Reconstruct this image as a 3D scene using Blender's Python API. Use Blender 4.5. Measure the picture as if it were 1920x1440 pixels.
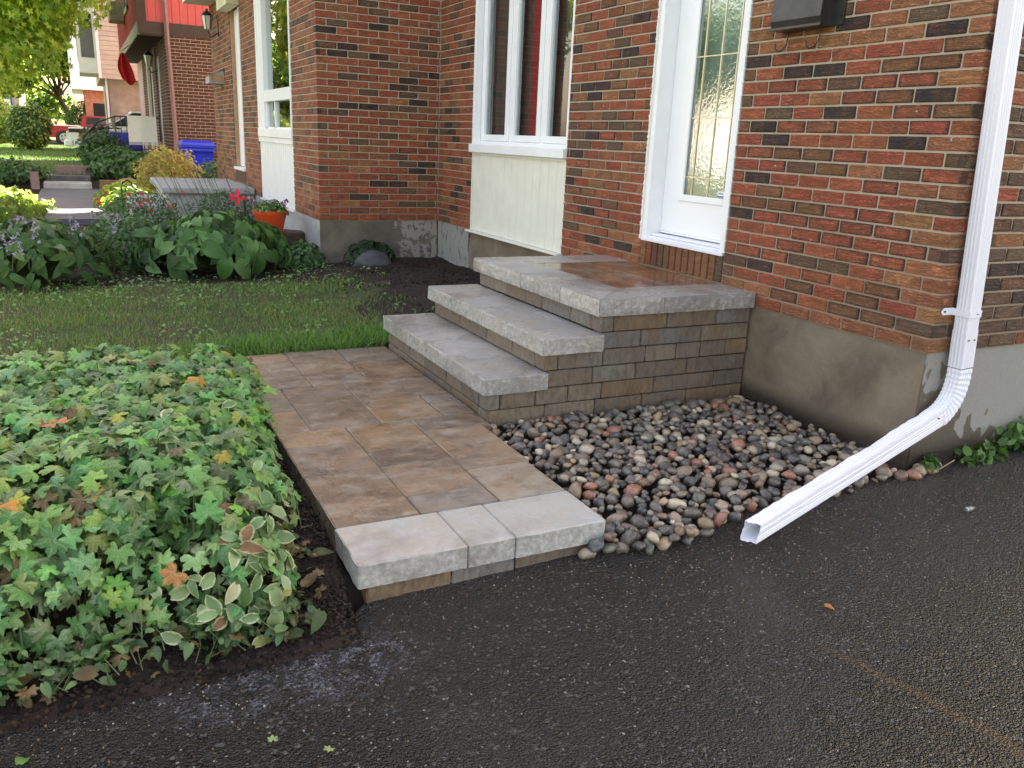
import bpy, bmesh, math, random
import numpy as np
from mathutils import Matrix, Vector, Euler, noise
random.seed(7); rng = np.random.default_rng(7)
S = bpy.context.scene
COL = S.collection
for o in list(bpy.data.objects): bpy.data.objects.remove(o, do_unlink=True)
R = math.radians

# ------------------------------------------------------------------ camera, light, exposure
CAMP = Vector((-3.2992, -2.3772, 0.8281))
M3 = ((0.89454655, -0.44490829, 0.04293118), (-0.08744059, -0.26838137, -0.95933601), (0.43833847, 0.85441679, -0.27898267))
cam = bpy.data.cameras.new('camera'); camo = bpy.data.objects.new('camera', cam); COL.objects.link(camo)
rx, up, bk = Vector(M3[0]), -Vector(M3[1]), -Vector(M3[2])
camo.matrix_world = Matrix(((rx.x, up.x, bk.x, CAMP.x), (rx.y, up.y, bk.y, CAMP.y), (rx.z, up.z, bk.z, CAMP.z), (0, 0, 0, 1)))
cam.sensor_width = 36; cam.lens = 1558.72 / 1920 * 36; cam.clip_start = .05; cam.clip_end = 1000
S.camera = camo
SUN_AZ, SUN_EL = 40.0, 47.0          # azimuth from +X towards +Y
w = bpy.data.worlds.new('World'); S.world = w; w.use_nodes = True
wn = w.node_tree.nodes; wl = w.node_tree.links
sky = wn.new('ShaderNodeTexSky'); sky.sky_type = 'NISHITA'; sky.sun_disc = False
sky.sun_elevation = R(SUN_EL); sky.sun_rotation = R(90 - SUN_AZ); sky.air_density = 1.0; sky.dust_density = 2.5; sky.ozone_density = .6
bg = wn['Background']; bg.inputs['Strength'].default_value = .09
wb = wn.new('ShaderNodeMix'); wb.data_type = 'RGBA'; wb.blend_type = 'MULTIPLY'; wb.inputs[0].default_value = 1; wb.inputs[7].default_value = (1.30, 1.0, .76, 1)   # camera white balance for open shade
wl.new(sky.outputs['Color'], wb.inputs[6]); wl.new(wb.outputs[2], bg.inputs['Color'])
sl = bpy.data.lights.new('sun', 'SUN'); sl.energy = 5.0; sl.angle = R(.5); sl.color = (1, .93, .8)
slo = bpy.data.objects.new('sun', sl); COL.objects.link(slo)
sd = Vector((math.cos(R(SUN_AZ)) * math.cos(R(SUN_EL)), math.sin(R(SUN_AZ)) * math.cos(R(SUN_EL)), math.sin(R(SUN_EL))))
slo.rotation_euler = sd.to_track_quat('Z', 'Y').to_euler()
slo.location = sd * 30
S.view_settings.view_transform = 'Standard'; S.view_settings.look = 'None'; S.view_settings.gamma = 1
S.view_settings.use_curve_mapping = False
S.view_settings.exposure = 3.14
S.render.engine = 'CYCLES'
S.cycles.max_bounces = 6; S.cycles.transparent_max_bounces = 8; S.cycles.use_denoising = True

# ------------------------------------------------------------------ node helpers
class NT:
    def __init__(s, name):
        s.m = bpy.data.materials.new(name); s.m.use_nodes = True
        s.n = s.m.node_tree.nodes; s.l = s.m.node_tree.links
        s.p = s.n['Principled BSDF']; s.out = s.n['Material Output']
    def new(s, t, **k):
        n = s.n.new(t)
        for a, b in k.items():
            if a.startswith('i_'):
                n.inputs[int(a[2:])].default_value = b
            else: setattr(n, a, b)
        return n
    def link(s, a, b): s.l.new(a, b)
    def pos(s): return s.new('ShaderNodeNewGeometry').outputs['Position']
    def uv(s): return s.new('ShaderNodeTexCoord').outputs['UV']
    def scale(s, v, sc):
        n = s.new('ShaderNodeMapping'); n.inputs['Scale'].default_value = sc if isinstance(sc, (tuple, list)) else (sc,) * 3
        s.link(v, n.inputs['Vector']); return n.outputs[0]
    def noise(s, v, sc, det=4, rough=.55, dist=0, col=False):
        n = s.new('ShaderNodeTexNoise'); n.inputs['Scale'].default_value = sc; n.inputs['Detail'].default_value = det
        n.inputs['Roughness'].default_value = rough; n.inputs['Distortion'].default_value = dist
        if v is not None: s.link(v, n.inputs['Vector'])
        return n.outputs['Color' if col else 'Fac']
    def vor(s, v, sc, feat='F1', out='Distance'):
        n = s.new('ShaderNodeTexVoronoi'); n.feature = feat; n.inputs['Scale'].default_value = sc; s.link(v, n.inputs['Vector'])
        return n.outputs[out]
    def ramp(s, f, *st):
        n = s.new('ShaderNodeValToRGB'); e = n.color_ramp.elements
        for i, (p, c) in enumerate(st):
            if i < 2: el = e[i]; el.position = p
            else: el = e.new(p)
            el.color = (c, c, c, 1) if isinstance(c, (int, float)) else (*c, 1)
        s.link(f, n.inputs[0]); return n.outputs[0]
    def mix(s, f, a, b, mode='MIX'):
        n = s.new('ShaderNodeMix'); n.data_type = 'RGBA'; n.blend_type = mode; n.clamp_factor = True
        for v, i in ((f, 0), (a, 6), (b, 7)):
            if hasattr(v, 'is_output') or isinstance(v, bpy.types.NodeSocket): s.link(v, n.inputs[i])
            elif i == 0: n.inputs[0].default_value = v
            else: n.inputs[i].default_value = (*v, 1) if len(v) == 3 else v
        return n.outputs[2]
    def math(s, op, a, b=None, c=None, clamp=False):
        n = s.new('ShaderNodeMath', operation=op); n.use_clamp = clamp
        for i, v in enumerate((a, b, c)):
            if v is None: continue
            if isinstance(v, (int, float)): n.inputs[i].default_value = v
            else: s.link(v, n.inputs[i])
        return n.outputs[0]
    def sep(s, v):
        n = s.new('ShaderNodeSeparateXYZ'); s.link(v, n.inputs[0]); return n.outputs
    def bump(s, h, st=.5, d=.01, prev=None):
        n = s.new('ShaderNodeBump'); n.inputs['Strength'].default_value = st; n.inputs['Distance'].default_value = d
        s.link(h, n.inputs['Height'])
        if prev is not None: s.link(prev, n.inputs['Normal'])
        return n.outputs[0]
    def tone(s):
        oi = s.new('ShaderNodeObjectInfo'); at = s.new('ShaderNodeAttribute', attribute_name='tone')
        c = s.mix(1.0, oi.outputs['Color'], at.outputs['Color'], 'ADD')
        a = s.math('ADD', oi.outputs['Alpha'], s.math('MULTIPLY', at.outputs['Alpha'], s.math('GREATER_THAN', at.outputs['Fac'], .0001)))
        return c, a
    def fin(s, col=None, rough=None, nor=None, spec=None, metal=None, coat=None):
        P = s.p.inputs
        for v, k in ((col, 'Base Color'), (rough, 'Roughness'), (nor, 'Normal'), (spec, 'Specular IOR Level'), (metal, 'Metallic'), (coat, 'Coat Weight')):
            if v is None: continue
            if isinstance(v, bpy.types.NodeSocket): s.link(v, P[k])
            elif isinstance(v, (tuple, list)): P[k].default_value = (*v, 1)
            else: P[k].default_value = v
        return s.m

def simple(name, col, rough=.6, var=.12, sc=8, bump=.0, bsc=60, metal=0, spec=None):
    t = NT(name); p = t.pos()
    f = t.noise(p, sc, 5)
    c = t.mix(t.ramp(f, (.3, 0.), (.7, 1.)), tuple(x * (1 - var) for x in col), tuple(min(1, x * (1 + var)) for x in col))
    n = t.bump(t.noise(p, bsc, 4), bump, .004) if bump else None
    return t.fin(c, rough, n, spec, metal)

MAT = {}
def m_brick():
    t = NT('brick_clay'); p = t.pos(); uv = t.uv(); c, a = t.tone()
    # charcoal flash creeping in from the ends and edges of some bricks
    x, y, z = t.sep(uv)
    d = t.math('MINIMUM', t.math('MULTIPLY', t.math('SUBTRACT', .0975, t.math('ABSOLUTE', x)), 1.0), t.math('MULTIPLY', t.math('SUBTRACT', .0285, t.math('ABSOLUTE', y)), 2.0))
    nz = t.noise(p, 55, 4, .6)
    e = t.math('ADD', d, t.math('MULTIPLY', t.math('SUBTRACT', nz, .5), .045))
    edge = t.ramp(e, (.004, 1.), (.022, 0.))
    fl = t.math('MULTIPLY', edge, a)
    big = t.noise(p, 14, 3)
    c1 = t.mix(t.ramp(big, (.35, 0.), (.65, 1.)), c, t.mix(.5, c, (.22, .095, .045)), 'MIX')
    c2 = t.mix(t.math('MULTIPLY', fl, .85), c1, (.05, .04, .034))
    c3 = t.mix(t.ramp(t.noise(p, 160, 4, .7), (.45, 0.), (.8, .3)), c2, (.04, .022, .016))
    # wavy rock-face rills
    s1 = t.scale(p, (14, 14, 62))
    r0 = t.noise(s1, 1.0, 3, .6, 1.6); r1 = t.math('MULTIPLY', t.math('ABSOLUTE', t.math('SUBTRACT', r0, .5)), 4.0, clamp=True)
    b = t.bump(r1, 1.0, .012)
    b = t.bump(t.noise(p, 260, 3), .25, .002, b)
    c4 = t.mix(t.ramp(r1, (.0, .52), (.20, 0.)), c3, t.mix(.75, c, (.02, .012, .01)))
    c4 = t.mix(t.ramp(r1, (.45, 0.), (.9, .22)), c4, t.mix(.5, c, (.66, .36, .22)))
    return t.fin(c4, .75, b, .35)
def m_mortar(col=(.47, .38, .28)):
    t = NT('mortar'); p = t.pos()
    x, y, z = t.sep(p)
    f = t.noise(p, 5, 4); c = t.mix(f, tuple(v * .7 for v in col), col)
    # damp joints low on the wall
    dm = t.math('SUBTRACT', t.math('MULTIPLY', t.noise(p, 2.5, 3), 1.1), t.math('MULTIPLY', z, .75))
    c = t.mix(t.ramp(dm, (.0, 0.), (.45, .85)), c, (.24, .16, .10))
    return t.fin(c, .9, t.bump(t.noise(p, 220, 3), .6, .003))
MAT['brick'] = m_brick(); MAT['mortar'] = m_mortar()
MAT['mortar_pink'] = simple('mortar_pink', (.42, .3, .25), .9)
def m_slab():
    t = NT('grey_cap_stone'); p = t.pos(); c, a = t.tone()
    n1 = t.noise(p, 5.0, 5, .6, .6); n2 = t.noise(p, 48, 6, .7)
    col = t.mix(t.ramp(n1, (.38, 0.), (.68, 1.)), c, t.mix(.35, c, (.36, .28, .17)))
    up_ = t.sep(t.new('ShaderNodeNewGeometry').outputs['Normal'])[2]
    vf = t.math('SUBTRACT', 1.0, t.math('MULTIPLY', t.math('ABSOLUTE', up_), .82))
    col = t.mix(t.math('MULTIPLY', t.ramp(n2, (.36, .55), (.54, 0.)), vf), col, (.19, .185, .17))
    col = t.mix(t.math('MULTIPLY', t.ramp(n2, (.52, 0.), (.68, .6)), vf), col, (.60, .59, .56))
    col = t.mix(t.ramp(t.noise(p, 110, 4, .7), (.62, 0.), (.74, .5)), col, (.06, .055, .05))
    col = t.mix(t.ramp(t.noise(p, 2.3, 4, .6, .5), (.50, 0.), (.66, .55)), col, (.13, .11, .085))
    # damp lower band along the vertical faces
    wet = t.ramp(t.noise(p, 3.2, 3, .5), (.45, .12), (.62, .5))
    b = t.bump(t.noise(p, 28, 5, .65), .3, .012) if False else t.bump(t.noise(p, 28, 5, .65), .22, .010)
    b = t.bump(t.noise(p, 190, 4, .7), .45, .004, b)
    return t.fin(col, wet, b, .5)
def m_block():
    t = NT('split_block'); p = t.pos(); c, a = t.tone()
    n1 = t.noise(p, 6, 4, .6, .3)
    col = t.mix(t.ramp(n1, (.42, 0.), (.68, .6)), c, (.17, .105, .055))
    col = t.mix(t.ramp(t.noise(t.scale(p, (60, 60, 20)), 1, 4, .6), (.35, .5), (.55, 0.)), col, (.055, .05, .044))
    b = t.bump(t.noise(p, 40, 5, .7), .6, .012)
    return t.fin(col, .55, b, .4)
def m_paver():
    t = NT('slate_paver'); p = t.pos(); c, a = t.tone()
    n0 = t.noise(p, 2.6, 4, .6, 1.0)
    n1 = t.noise(t.scale(p, (.7, 1.3, 1)), 11, 9, .66, .35)
    col = t.mix(t.ramp(n0, (.42, 0.), (.68, .7)), c, (.26, .155, .080))
    col = t.mix(t.ramp(n1, (.47, 0.), (.70, .8)), col, (.32, .28, .225))
    col = t.mix(t.ramp(t.noise(t.scale(p, (.8, 1.2, 1)), 7, 8, .68, .3), (.34, .7), (.52, 0.)), col, (.075, .055, .040))
    col = t.mix(t.ramp(t.noise(p, 60, 5, .7), (.6, 0.), (.78, .5)), col, (.40, .36, .31))
    wet = t.ramp(t.noise(p, 4.5, 3, .5), (.40, .13), (.62, .42))
    b = t.bump(t.noise(t.scale(p, (1, .6, 1)), 14, 6, .6, .8), .5, .012)
    b = t.bump(t.noise(p, 150, 4, .7), .4, .003, b)
    return t.fin(col, wet, b, .5)
MAT['slab'] = m_slab(); MAT['block'] = m_block(); MAT['paver'] = m_paver()
def m_landing():
    t = NT('wet_landing_paver'); p = t.pos(); c, a = t.tone()
    n0 = t.noise(t.scale(p, (1, .5, 1)), 4.5, 5, .6, 1.0)
    col = t.mix(t.ramp(n0, (.40, 0.), (.68, .8)), c, (.30, .24, .19))
    col = t.mix(t.ramp(t.noise(p, 7, 5), (.35, .7), (.55, 0.)), col, (.08, .05, .035))
    b = t.bump(t.noise(p, 16, 5, .6), .18, .01)
    return t.fin(col, t.ramp(t.noise(p, 3.2, 3), (.45, .05), (.62, .3)), b, .6)
MAT['landing'] = m_landing()
def m_asphalt():
    t = NT('wet_asphalt'); p = t.pos(); x, y, z = t.sep(p)
    wc = t.vor(p, 190, out='Color'); wd = t.vor(p, 190)
    cr, cg, cb = t.sep(wc)
    w2 = t.vor(p, 95, out='Color'); r2 = t.sep(w2)[0]; d2 = t.vor(p, 95)
    c = t.mix(t.ramp(cr, (.0, 0.), (1., 1.)), (.0040, .0042, .0046), (.019, .020, .022))
    c = t.mix(t.ramp(r2, (.945, 0.), (.97, 1.)), c, (.09, .088, .085))
    c = t.mix(t.ramp(cg, (.994, 0.), (.997, 1.)), c, (.45, .42, .38))
    # brown silt washed from the works
    d = t.noise(p, 1.4, 4, .6, .6); dirt = t.ramp(d, (.50, 0.), (.70, .9))
    near = t.math('ADD', t.math('MULTIPLY', y, 1.6), t.math('ADD', 1.0, t.math('MULTIPLY', t.math('SUBTRACT', d, .5), 1.6)), clamp=True)
    dirt = t.math('MAXIMUM', dirt, t.ramp(near, (.5, 0.), (.92, .85)))
    # a silt trail in the lower right
    tr = t.math('ABSOLUTE', t.math('ADD', t.math('ADD', t.math('MULTIPLY', y, .187), x), t.math('ADD', 1.568, t.math('MULTIPLY', t.math('SUBTRACT', t.noise(p, 6, 3), .5), .10))))
    trail = t.math('MULTIPLY', t.ramp(tr, (.0, .9), (.035, 0.)), t.ramp(t.math('MULTIPLY', y, -1.0), (.78, 0.), (.95, 1.)))
    c = t.mix(t.math('MULTIPLY', trail, .55), c, (.13, .07, .03))
    c = t.mix(t.math('MULTIPLY', dirt, .6), c, (.034, .024, .019))
    # bluish sky glare painted into the colour, with some foam, near the slab
    f1 = t.math('MULTIPLY', t.ramp(t.noise(p, 9, 5, .7, 1.5), (.46, 0.), (.62, 1.)), t.ramp(t.noise(p, 95, 3, .75), (.47, 0.), (.57, 1.)))
    dx = t.math('ADD', x, 2.87); dy = t.math('ADD', y, .31)
    rr = t.math('ADD', t.math('MULTIPLY', t.math('MULTIPLY', dx, dx), 5.0), t.math('MULTIPLY', t.math('MULTIPLY', dy, dy), 24.0))
    foam_glare = t.math('MULTIPLY', f1, t.ramp(rr, (.0, 1.), (1., 0.)))
    c = t.mix(t.math('MULTIPLY', foam_glare, .6), c, (.40, .43, .54))
    h = t.math('ADD', t.math('MULTIPLY', wd, -1.0), t.math('MULTIPLY', d2, -1.2))
    b = t.bump(h, 1.0, .015)
    b = t.bump(t.noise(p, 1.8, 3), .15, .05, b)
    ro = t.mix(dirt, (.13,) * 3, (.38,) * 3)
    return t.fin(c, ro, b, .55)
MAT['asphalt'] = m_asphalt()
def m_ground():
    t = NT('soil_and_turf'); p = t.pos()
    at = t.new('ShaderNodeAttribute', attribute_name='lawn').outputs['Fac']
    soil = t.mix(t.noise(p, 60, 5, .7), (.014, .010, .008), (.060, .040, .029))
    soil = t.mix(t.ramp(t.noise(p, 3, 4), (.4, 0.), (.7, .5)), soil, (.022, .015, .012))
    turf = t.mix(t.noise(p, 45, 5, .7), (.03, .055, .014), (.10, .13, .04))
    turf = t.mix(t.ramp(t.noise(p, 2.2, 4, .6), (.42, 0.), (.62, .85)), turf, (.085, .062, .035))
    e = t.math('ADD', at, t.math('MULTIPLY', t.math('SUBTRACT', t.noise(p, 7, 4), .5), .6))
    c = t.mix(t.ramp(e, (.4, 0.), (.6, 1.)), soil, turf)
    b = t.bump(t.noise(p, 70, 6, .75), 1.0, .03)
    return t.fin(c, .8, b, .3)
MAT['ground'] = m_ground()
def m_conc(name, dry, wet, kind):
    t = NT(name); p = t.pos(); x, y, z = t.sep(p)
    n = t.noise(p, 16, 8, .7, .4); big = t.noise(p, 3.0, 7, .65, .4)
    d = t.mix(n, tuple(v * .85 for v in dry), dry); w_ = t.mix(t.ramp(big, (.35, 0.), (.65, 1.)), tuple(v * .65 for v in wet), tuple(v * 1.3 for v in wet)); w_ = t.mix(t.ramp(n, (.6, 0.), (.75, .4)), w_, (.22, .19, .15))
    sp = t.noise(t.scale(p, (1, 1, .75)), 13, 2, .4, .2)
    if kind == 'side':      # wet by splashes low down and near the corner
        g = t.math('ADD', t.math('MULTIPLY', t.math('ADD', z, .24), -2.2), t.math('MULTIPLY', t.math('SUBTRACT', x, .27), -1.5))
        f = t.ramp(t.math('ADD', t.math('MULTIPLY', g, .42), sp), (.54, 0.), (.565, 1.))
    elif kind == 'return':
        g = t.math('MULTIPLY', t.math('ADD', x, .42), 1.3)
        f = t.ramp(t.math('SUBTRACT', t.noise(t.scale(p, (1, 1, .8)), 17, 3, .5, .6), t.math('MULTIPLY', t.math('MAXIMUM', t.math('MINIMUM', g, .1), -.6), 1.0)), (.42, 0.), (.47, 1.))
    elif kind == 'streak':
        f = t.ramp(t.noise(t.scale(p, (1, 1, .4)), 24, 2, .5), (.60, 0.), (.64, 1.))
    else:
        f = t.ramp(sp, (.2, 1.), (.26, 1.))
    c = t.mix(f, d, w_)
    low = t.ramp(t.math('ADD', t.math('MULTIPLY', z, -1.0), t.math('MULTIPLY', big, .16)), (.49, 0.), (.58, 1.))
    c = t.mix(t.math('MULTIPLY', low, .85), c, (.022, .013, .009))
    return t.fin(c, t.mix(f, (.85,) * 3, (.5,) * 3), t.bump(t.noise(p, 60, 6, .75), .6, .007), .4)
MAT['conc_front'] = m_conc('damp_parging', (.26, .22, .165), (.185, .150, .105), 'all')
MAT['conc_side'] = m_conc('splashed_parging', (.29, .28, .25), (.12, .10, .072), 'side')
MAT['conc_ret'] = m_conc('damp_return_parging', (.27, .25, .22), (.115, .10, .08), 'return')
MAT['conc_streak'] = m_conc('streaked_parging', (.30, .29, .27), (.12, .10, .085), 'streak')
MAT['concrete'] = simple('old_concrete', (.33, .33, .32), .85, .2, 6, .3)
MAT['white'] = simple('white_vinyl', (.80, .81, .82), .35, .03, 6)
MAT['white2'] = simple('white_aluminium', (.76, .76, .82), .32, .02, 3)
MAT['cream'] = simple('cream_siding', (.72, .71, .62), .45, .05, 5)
MAT['door_white'] = simple('door_white', (.84, .85, .86), .3, .02, 4)
MAT['foam'] = simple('caulk_foam', (.80, .78, .72), .9, .1, 60, .8, 120)
MAT['dark'] = simple('room_dark', (.02, .018, .017), .9)
MAT['brown_room'] = simple('room_wall', (.09, .05, .04), .9)
MAT['curtain'] = simple('red_curtain', (.34, .018, .018), .9)
MAT['grey_sash'] = simple('window_spacer', (.35, .38, .40), .4)
MAT['black'] = simple('black_metal', (.015, .014, .014), .4, .3, 20)
MAT['mailbox'] = simple('mailbox_black', (.028, .026, .025), .32, .5, 14)
MAT['rust'] = simple('rusty_screw', (.22, .07, .02), .7)
MAT['steel'] = simple('steel_can', (.22, .22, .24), .35, .1, 30, 0, 60, .9)
MAT['came'] = simple('brass_caming', (.62, .55, .38), .3, .1, 30, 0, 60, .5)
MAT['redsiding'] = simple('red_board', (.42, .045, .04), .55, .12, 4)
MAT['redsiding2'] = simple('brown_red_board', (.20, .035, .022), .95, .15, 4, 0, 60, 0, .05)
MAT['trim'] = simple('brown_trim', (.065, .045, .038), .9, .1, 6, 0, 60, 0, .1)
MAT['olive'] = simple('weathered_fascia', (.20, .17, .09), .8, .3, 6)
MAT['mauve'] = simple('mauve_downspout', (.24, .12, .115), .5)
MAT['beige'] = simple('pink_beige_siding', (.52, .455, .36), .9, .1, 4, 0, 60, 0, .1)
MAT['stone_tan'] = simple('tan_stone', (.36, .32, .25), .8, .25, 3)
MAT['pinkbrick'] = simple('pink_brick_wall', (.45, .17, .10), .8, .25, 6)
MAT['roof'] = simple('shingles', (.10, .09, .085), .9, .3, 8)
MAT['blue'] = simple('blue_plastic', (.015, .03, .50), .35, .08, 8)
MAT['blue2'] = simple('blue_grey_plastic', (.05, .12, .35), .4)
MAT['orange_pot'] = simple('orange_pot', (.62, .07, .012), .4, .08, 10)
MAT['redcloth'] = simple('red_cloth', (.50, .01, .01), .8)
MAT['rug'] = simple('white_rug', (.78, .75, .70), .95, .1, 60, .5, 120)
MAT['wood'] = simple('bare_wood', (.36, .21, .11), .6, .2, 10)
MAT['stump'] = simple('stump_bark', (.07, .045, .03), .95, .4, 30, .8, 60)
MAT['bark'] = simple('bark', (.07, .055, .04), .95, .3, 12, .8, 40)
MAT['truck'] = simple('dark_red_paint', (.33, .02, .03), .25)
MAT['carwhite'] = simple('car_white', (.80, .80, .78), .25)
MAT['tyre'] = simple('tyre', (.02, .02, .02), .8)
MAT['chrome'] = simple('wheel_metal', (.45, .45, .45), .35, .05, 5, 0, 60, .8)
MAT['amber'] = simple('amber_lens', (.8, .22, .03), .2)
MAT['carglass'] = simple('car_glass', (.02, .025, .03), .08)
MAT['rock'] = simple('dark_rock', (.055, .055, .065), .6, .4, 9, .6, 30)
MAT['rock2'] = simple('ochre_rock', (.20, .14, .06), .8, .3, 5, .6, 20)
MAT['brownstone'] = simple('brown_edging', (.17, .085, .05), .8, .2, 8)
MAT['purple_brick'] = simple('mauve_edging', (.22, .14, .14), .8)
MAT['grey_path'] = simple('grey_path', (.10, .10, .115), .85, .2, 5, .4)
MAT['lampglass'] = simple('lamp_glass', (.55, .56, .45), .15)
MAT['street'] = simple('street_asphalt', (.06, .06, .06), .9)
def m_glass(name, tint=(.9, .95, .95), rough=0.0, bump=0, f0=.12):
    t = NT(name)
    t.n.remove(t.p)
    tr = t.new('ShaderNodeBsdfTransparent'); tr.inputs[0].default_value = (*tint, 1)
    gl = t.new('ShaderNodeBsdfGlossy'); gl.inputs['Roughness'].default_value = rough
    fr = t.new('ShaderNodeFresnel'); fr.inputs['IOR'].default_value = 1.6
    mx = t.new('ShaderNodeMixShader')
    f = t.math('MULTIPLY', t.math('ADD', fr.outputs[0], f0, clamp=True), t.math('SUBTRACT', 1.0, t.new('ShaderNodeNewGeometry').outputs['Backfacing'])); t.link(f, mx.inputs[0]); t.link(tr.outputs[0], mx.inputs[1]); t.link(gl.outputs[0], mx.inputs[2])
    if bump:
        b = t.bump(t.noise(t.pos(), 45, 2, .5, .5), bump, .01); t.link(b, gl.inputs['Normal'])
    t.link(mx.outputs[0], t.out.inputs[0]); return t.m
MAT['glass'] = m_glass('window_glass', (.9, .95, .95), 0, 0, .03); MAT['glass_door'] = m_glass('textured_door_glass', (.80, .86, .84), .05, .07, .30)
MAT['glass_far'] = m_glass('neighbour_glass', (.6, .75, .7), 0, 0, .25)
def m_stone():
    t = NT('river_stone'); p = t.pos(); c, a = t.tone(); c = t.mix(1., c, (1.10, 1.0, .84), 'MULTIPLY')
    n1 = t.noise(p, 28, 4, .6, .8); n2 = t.noise(p, 170, 3, .7)
    c1 = t.mix(t.ramp(n1, (.35, 0.), (.7, .6)), c, t.mix(.6, c, (.32, .29, .25)))
    c1 = t.mix(t.ramp(n2, (.6, 0.), (.7, .7)), c1, t.mix(.5, c, (.42, .40, .37)))
    c1 = t.mix(t.ramp(n2, (.3, .7), (.42, 0.)), c1, (.022, .02, .02))
    return t.fin(c1, t.ramp(t.noise(p, 9, 2), (.4, .14), (.65, .42)), t.bump(t.noise(p, 60, 5, .6), .35, .008), .5)
MAT['stone'] = m_stone()
def m_leaf(name, trans=.35, rough=.45, edge=None, veins=0, spots=0, palm=0):
    t = NT(name); p = t.pos(); c, a = t.tone(); uv = t.uv(); x, y, z = t.sep(uv)
    col = t.mix(t.ramp(t.noise(p, 40, 4, .6), (.35, 0.), (.7, .5)), c, t.mix(.35, c, (.26, .36, .10)))
    bmp = None
    if edge:                      # cream margin; uv.y = 0 centre .. 1 margin, alpha drives it
        e = t.math('ADD', y, t.math('MULTIPLY', t.math('SUBTRACT', t.noise(p, 55, 4), .5), 1.1))
        col = t.mix(t.math('MULTIPLY', t.ramp(e, (.66, 0.), (.80, 1.)), a), col, edge)
    if veins:
        v = t.math('SINE', t.math('MULTIPLY', x, veins))
        bmp = t.bump(v, .55, .004)
        col = t.mix(t.ramp(v, (.0, .6), (.9, 0.)), col, t.mix(.7, c, (.01, .025, .006)))
    if palm:
        v = t.math('MULTIPLY', t.math('ABSOLUTE', t.math('SUBTRACT', t.math('FRACT', x), .5)), y)
        col = t.mix(t.ramp(v, (.012, .55), (.05, 0.)), col, t.mix(.5, c, (.42, .50, .28)))
        col = t.mix(t.math('MULTIPLY', t.ramp(t.noise(p, 190, 3, .6), (.40, .45), (.55, 0.)), 1.0), col, t.mix(.6, c, (.02, .05, .015)))
        bmp = t.bump(t.noise(p, 170, 4, .6), .7, .004)
    if spots:
        col = t.mix(t.math('MULTIPLY', t.ramp(t.noise(p, 30, 4, .7), (.60, 0.), (.70, 1.)), spots), col, (.20, .10, .03))
    if bmp is None: bmp = t.bump(t.noise(p, 90, 3), .3, .004)
    t.fin(col, rough, bmp, .4)
    tl = t.new('ShaderNodeBsdfTranslucent'); tc = t.mix(.5, col, t.mix(1., col, (1.6, 1.5, .5), 'MULTIPLY')); t.link(tc, tl.inputs[0])
    mx = t.new('ShaderNodeMixShader'); mx.inputs[0].default_value = trans
    t.link(t.p.outputs[0], mx.inputs[1]); t.link(tl.outputs[0], mx.inputs[2]); t.link(mx.outputs[0], t.out.inputs[0])
    return t.m
MAT['geranium'] = m_leaf('geranium_leaf', .25, .5, spots=.35, palm=1)
MAT['elder'] = m_leaf('variegated_leaf', .25, .4, edge=(.48, .52, .30), spots=.6)
MAT['hosta'] = m_leaf('hosta_leaf', .25, .35, veins=46)
MAT['leaf'] = m_leaf('small_leaf', .35, .5)
MAT['treeleaf'] = m_leaf('maple_leaf', .68, .5)
MAT['petal'] = m_leaf('petal', .4, .6)
MAT['grass'] = m_leaf('grass_blade', .3, .5)
def m_crumb():
    t = NT('soil_crumb'); c, a = t.tone(); return t.fin(c, .95, t.bump(t.noise(t.pos(), 300, 3), .6, .003), .2)
MAT['crumb'] = m_crumb()
MAT['stem'] = simple('green_stem', (.07, .10, .035), .6)
MAT['straw'] = simple('dry_stem', (.35, .28, .15), .7)

# ------------------------------------------------------------------ object helpers
def par(o, p, base=None):
    if p is not None:
        o.parent = p
        if base is None: base = p.get('_b', None)
        if base is not None: o.matrix_parent_inverse = Matrix.Translation(-Vector(base))
def thing(name, label, cat, loc=(0, 0, 0), group=None, kind=None):
    o = bpy.data.objects.new(name, None); COL.objects.link(o); o.location = loc; o.empty_display_size = .2
    o['label'] = label; o['category'] = cat; BASE[o.name] = Vector(loc)
    if group: o['group'] = group
    if kind: o['kind'] = kind
    return o
BASE = {}
def tag(o, label, cat=None, group=None, kind=None):
    o['label'] = label
    if cat: o['category'] = cat
    if group: o['group'] = group
    if kind: o['kind'] = kind
    return o
def link(name, me, parent=None, mw=None, color=None, kind=None, label=None):
    o = bpy.data.objects.new(name, me); COL.objects.link(o)
    if mw is not None: o.matrix_basis = mw
    if parent is not None:
        o.parent = parent
        b = BASE.get(parent.name)
        if b is not None: o.matrix_parent_inverse = Matrix.Translation(-b)
        elif parent.type == 'MESH' and parent.matrix_basis != Matrix.Identity(4): o.matrix_parent_inverse = parent.matrix_basis.inverted()
    o.color = color if color is not None else (0, 0, 0, 0)
    if kind: o['kind'] = kind
    if label: o['label'] = label
    return o
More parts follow.
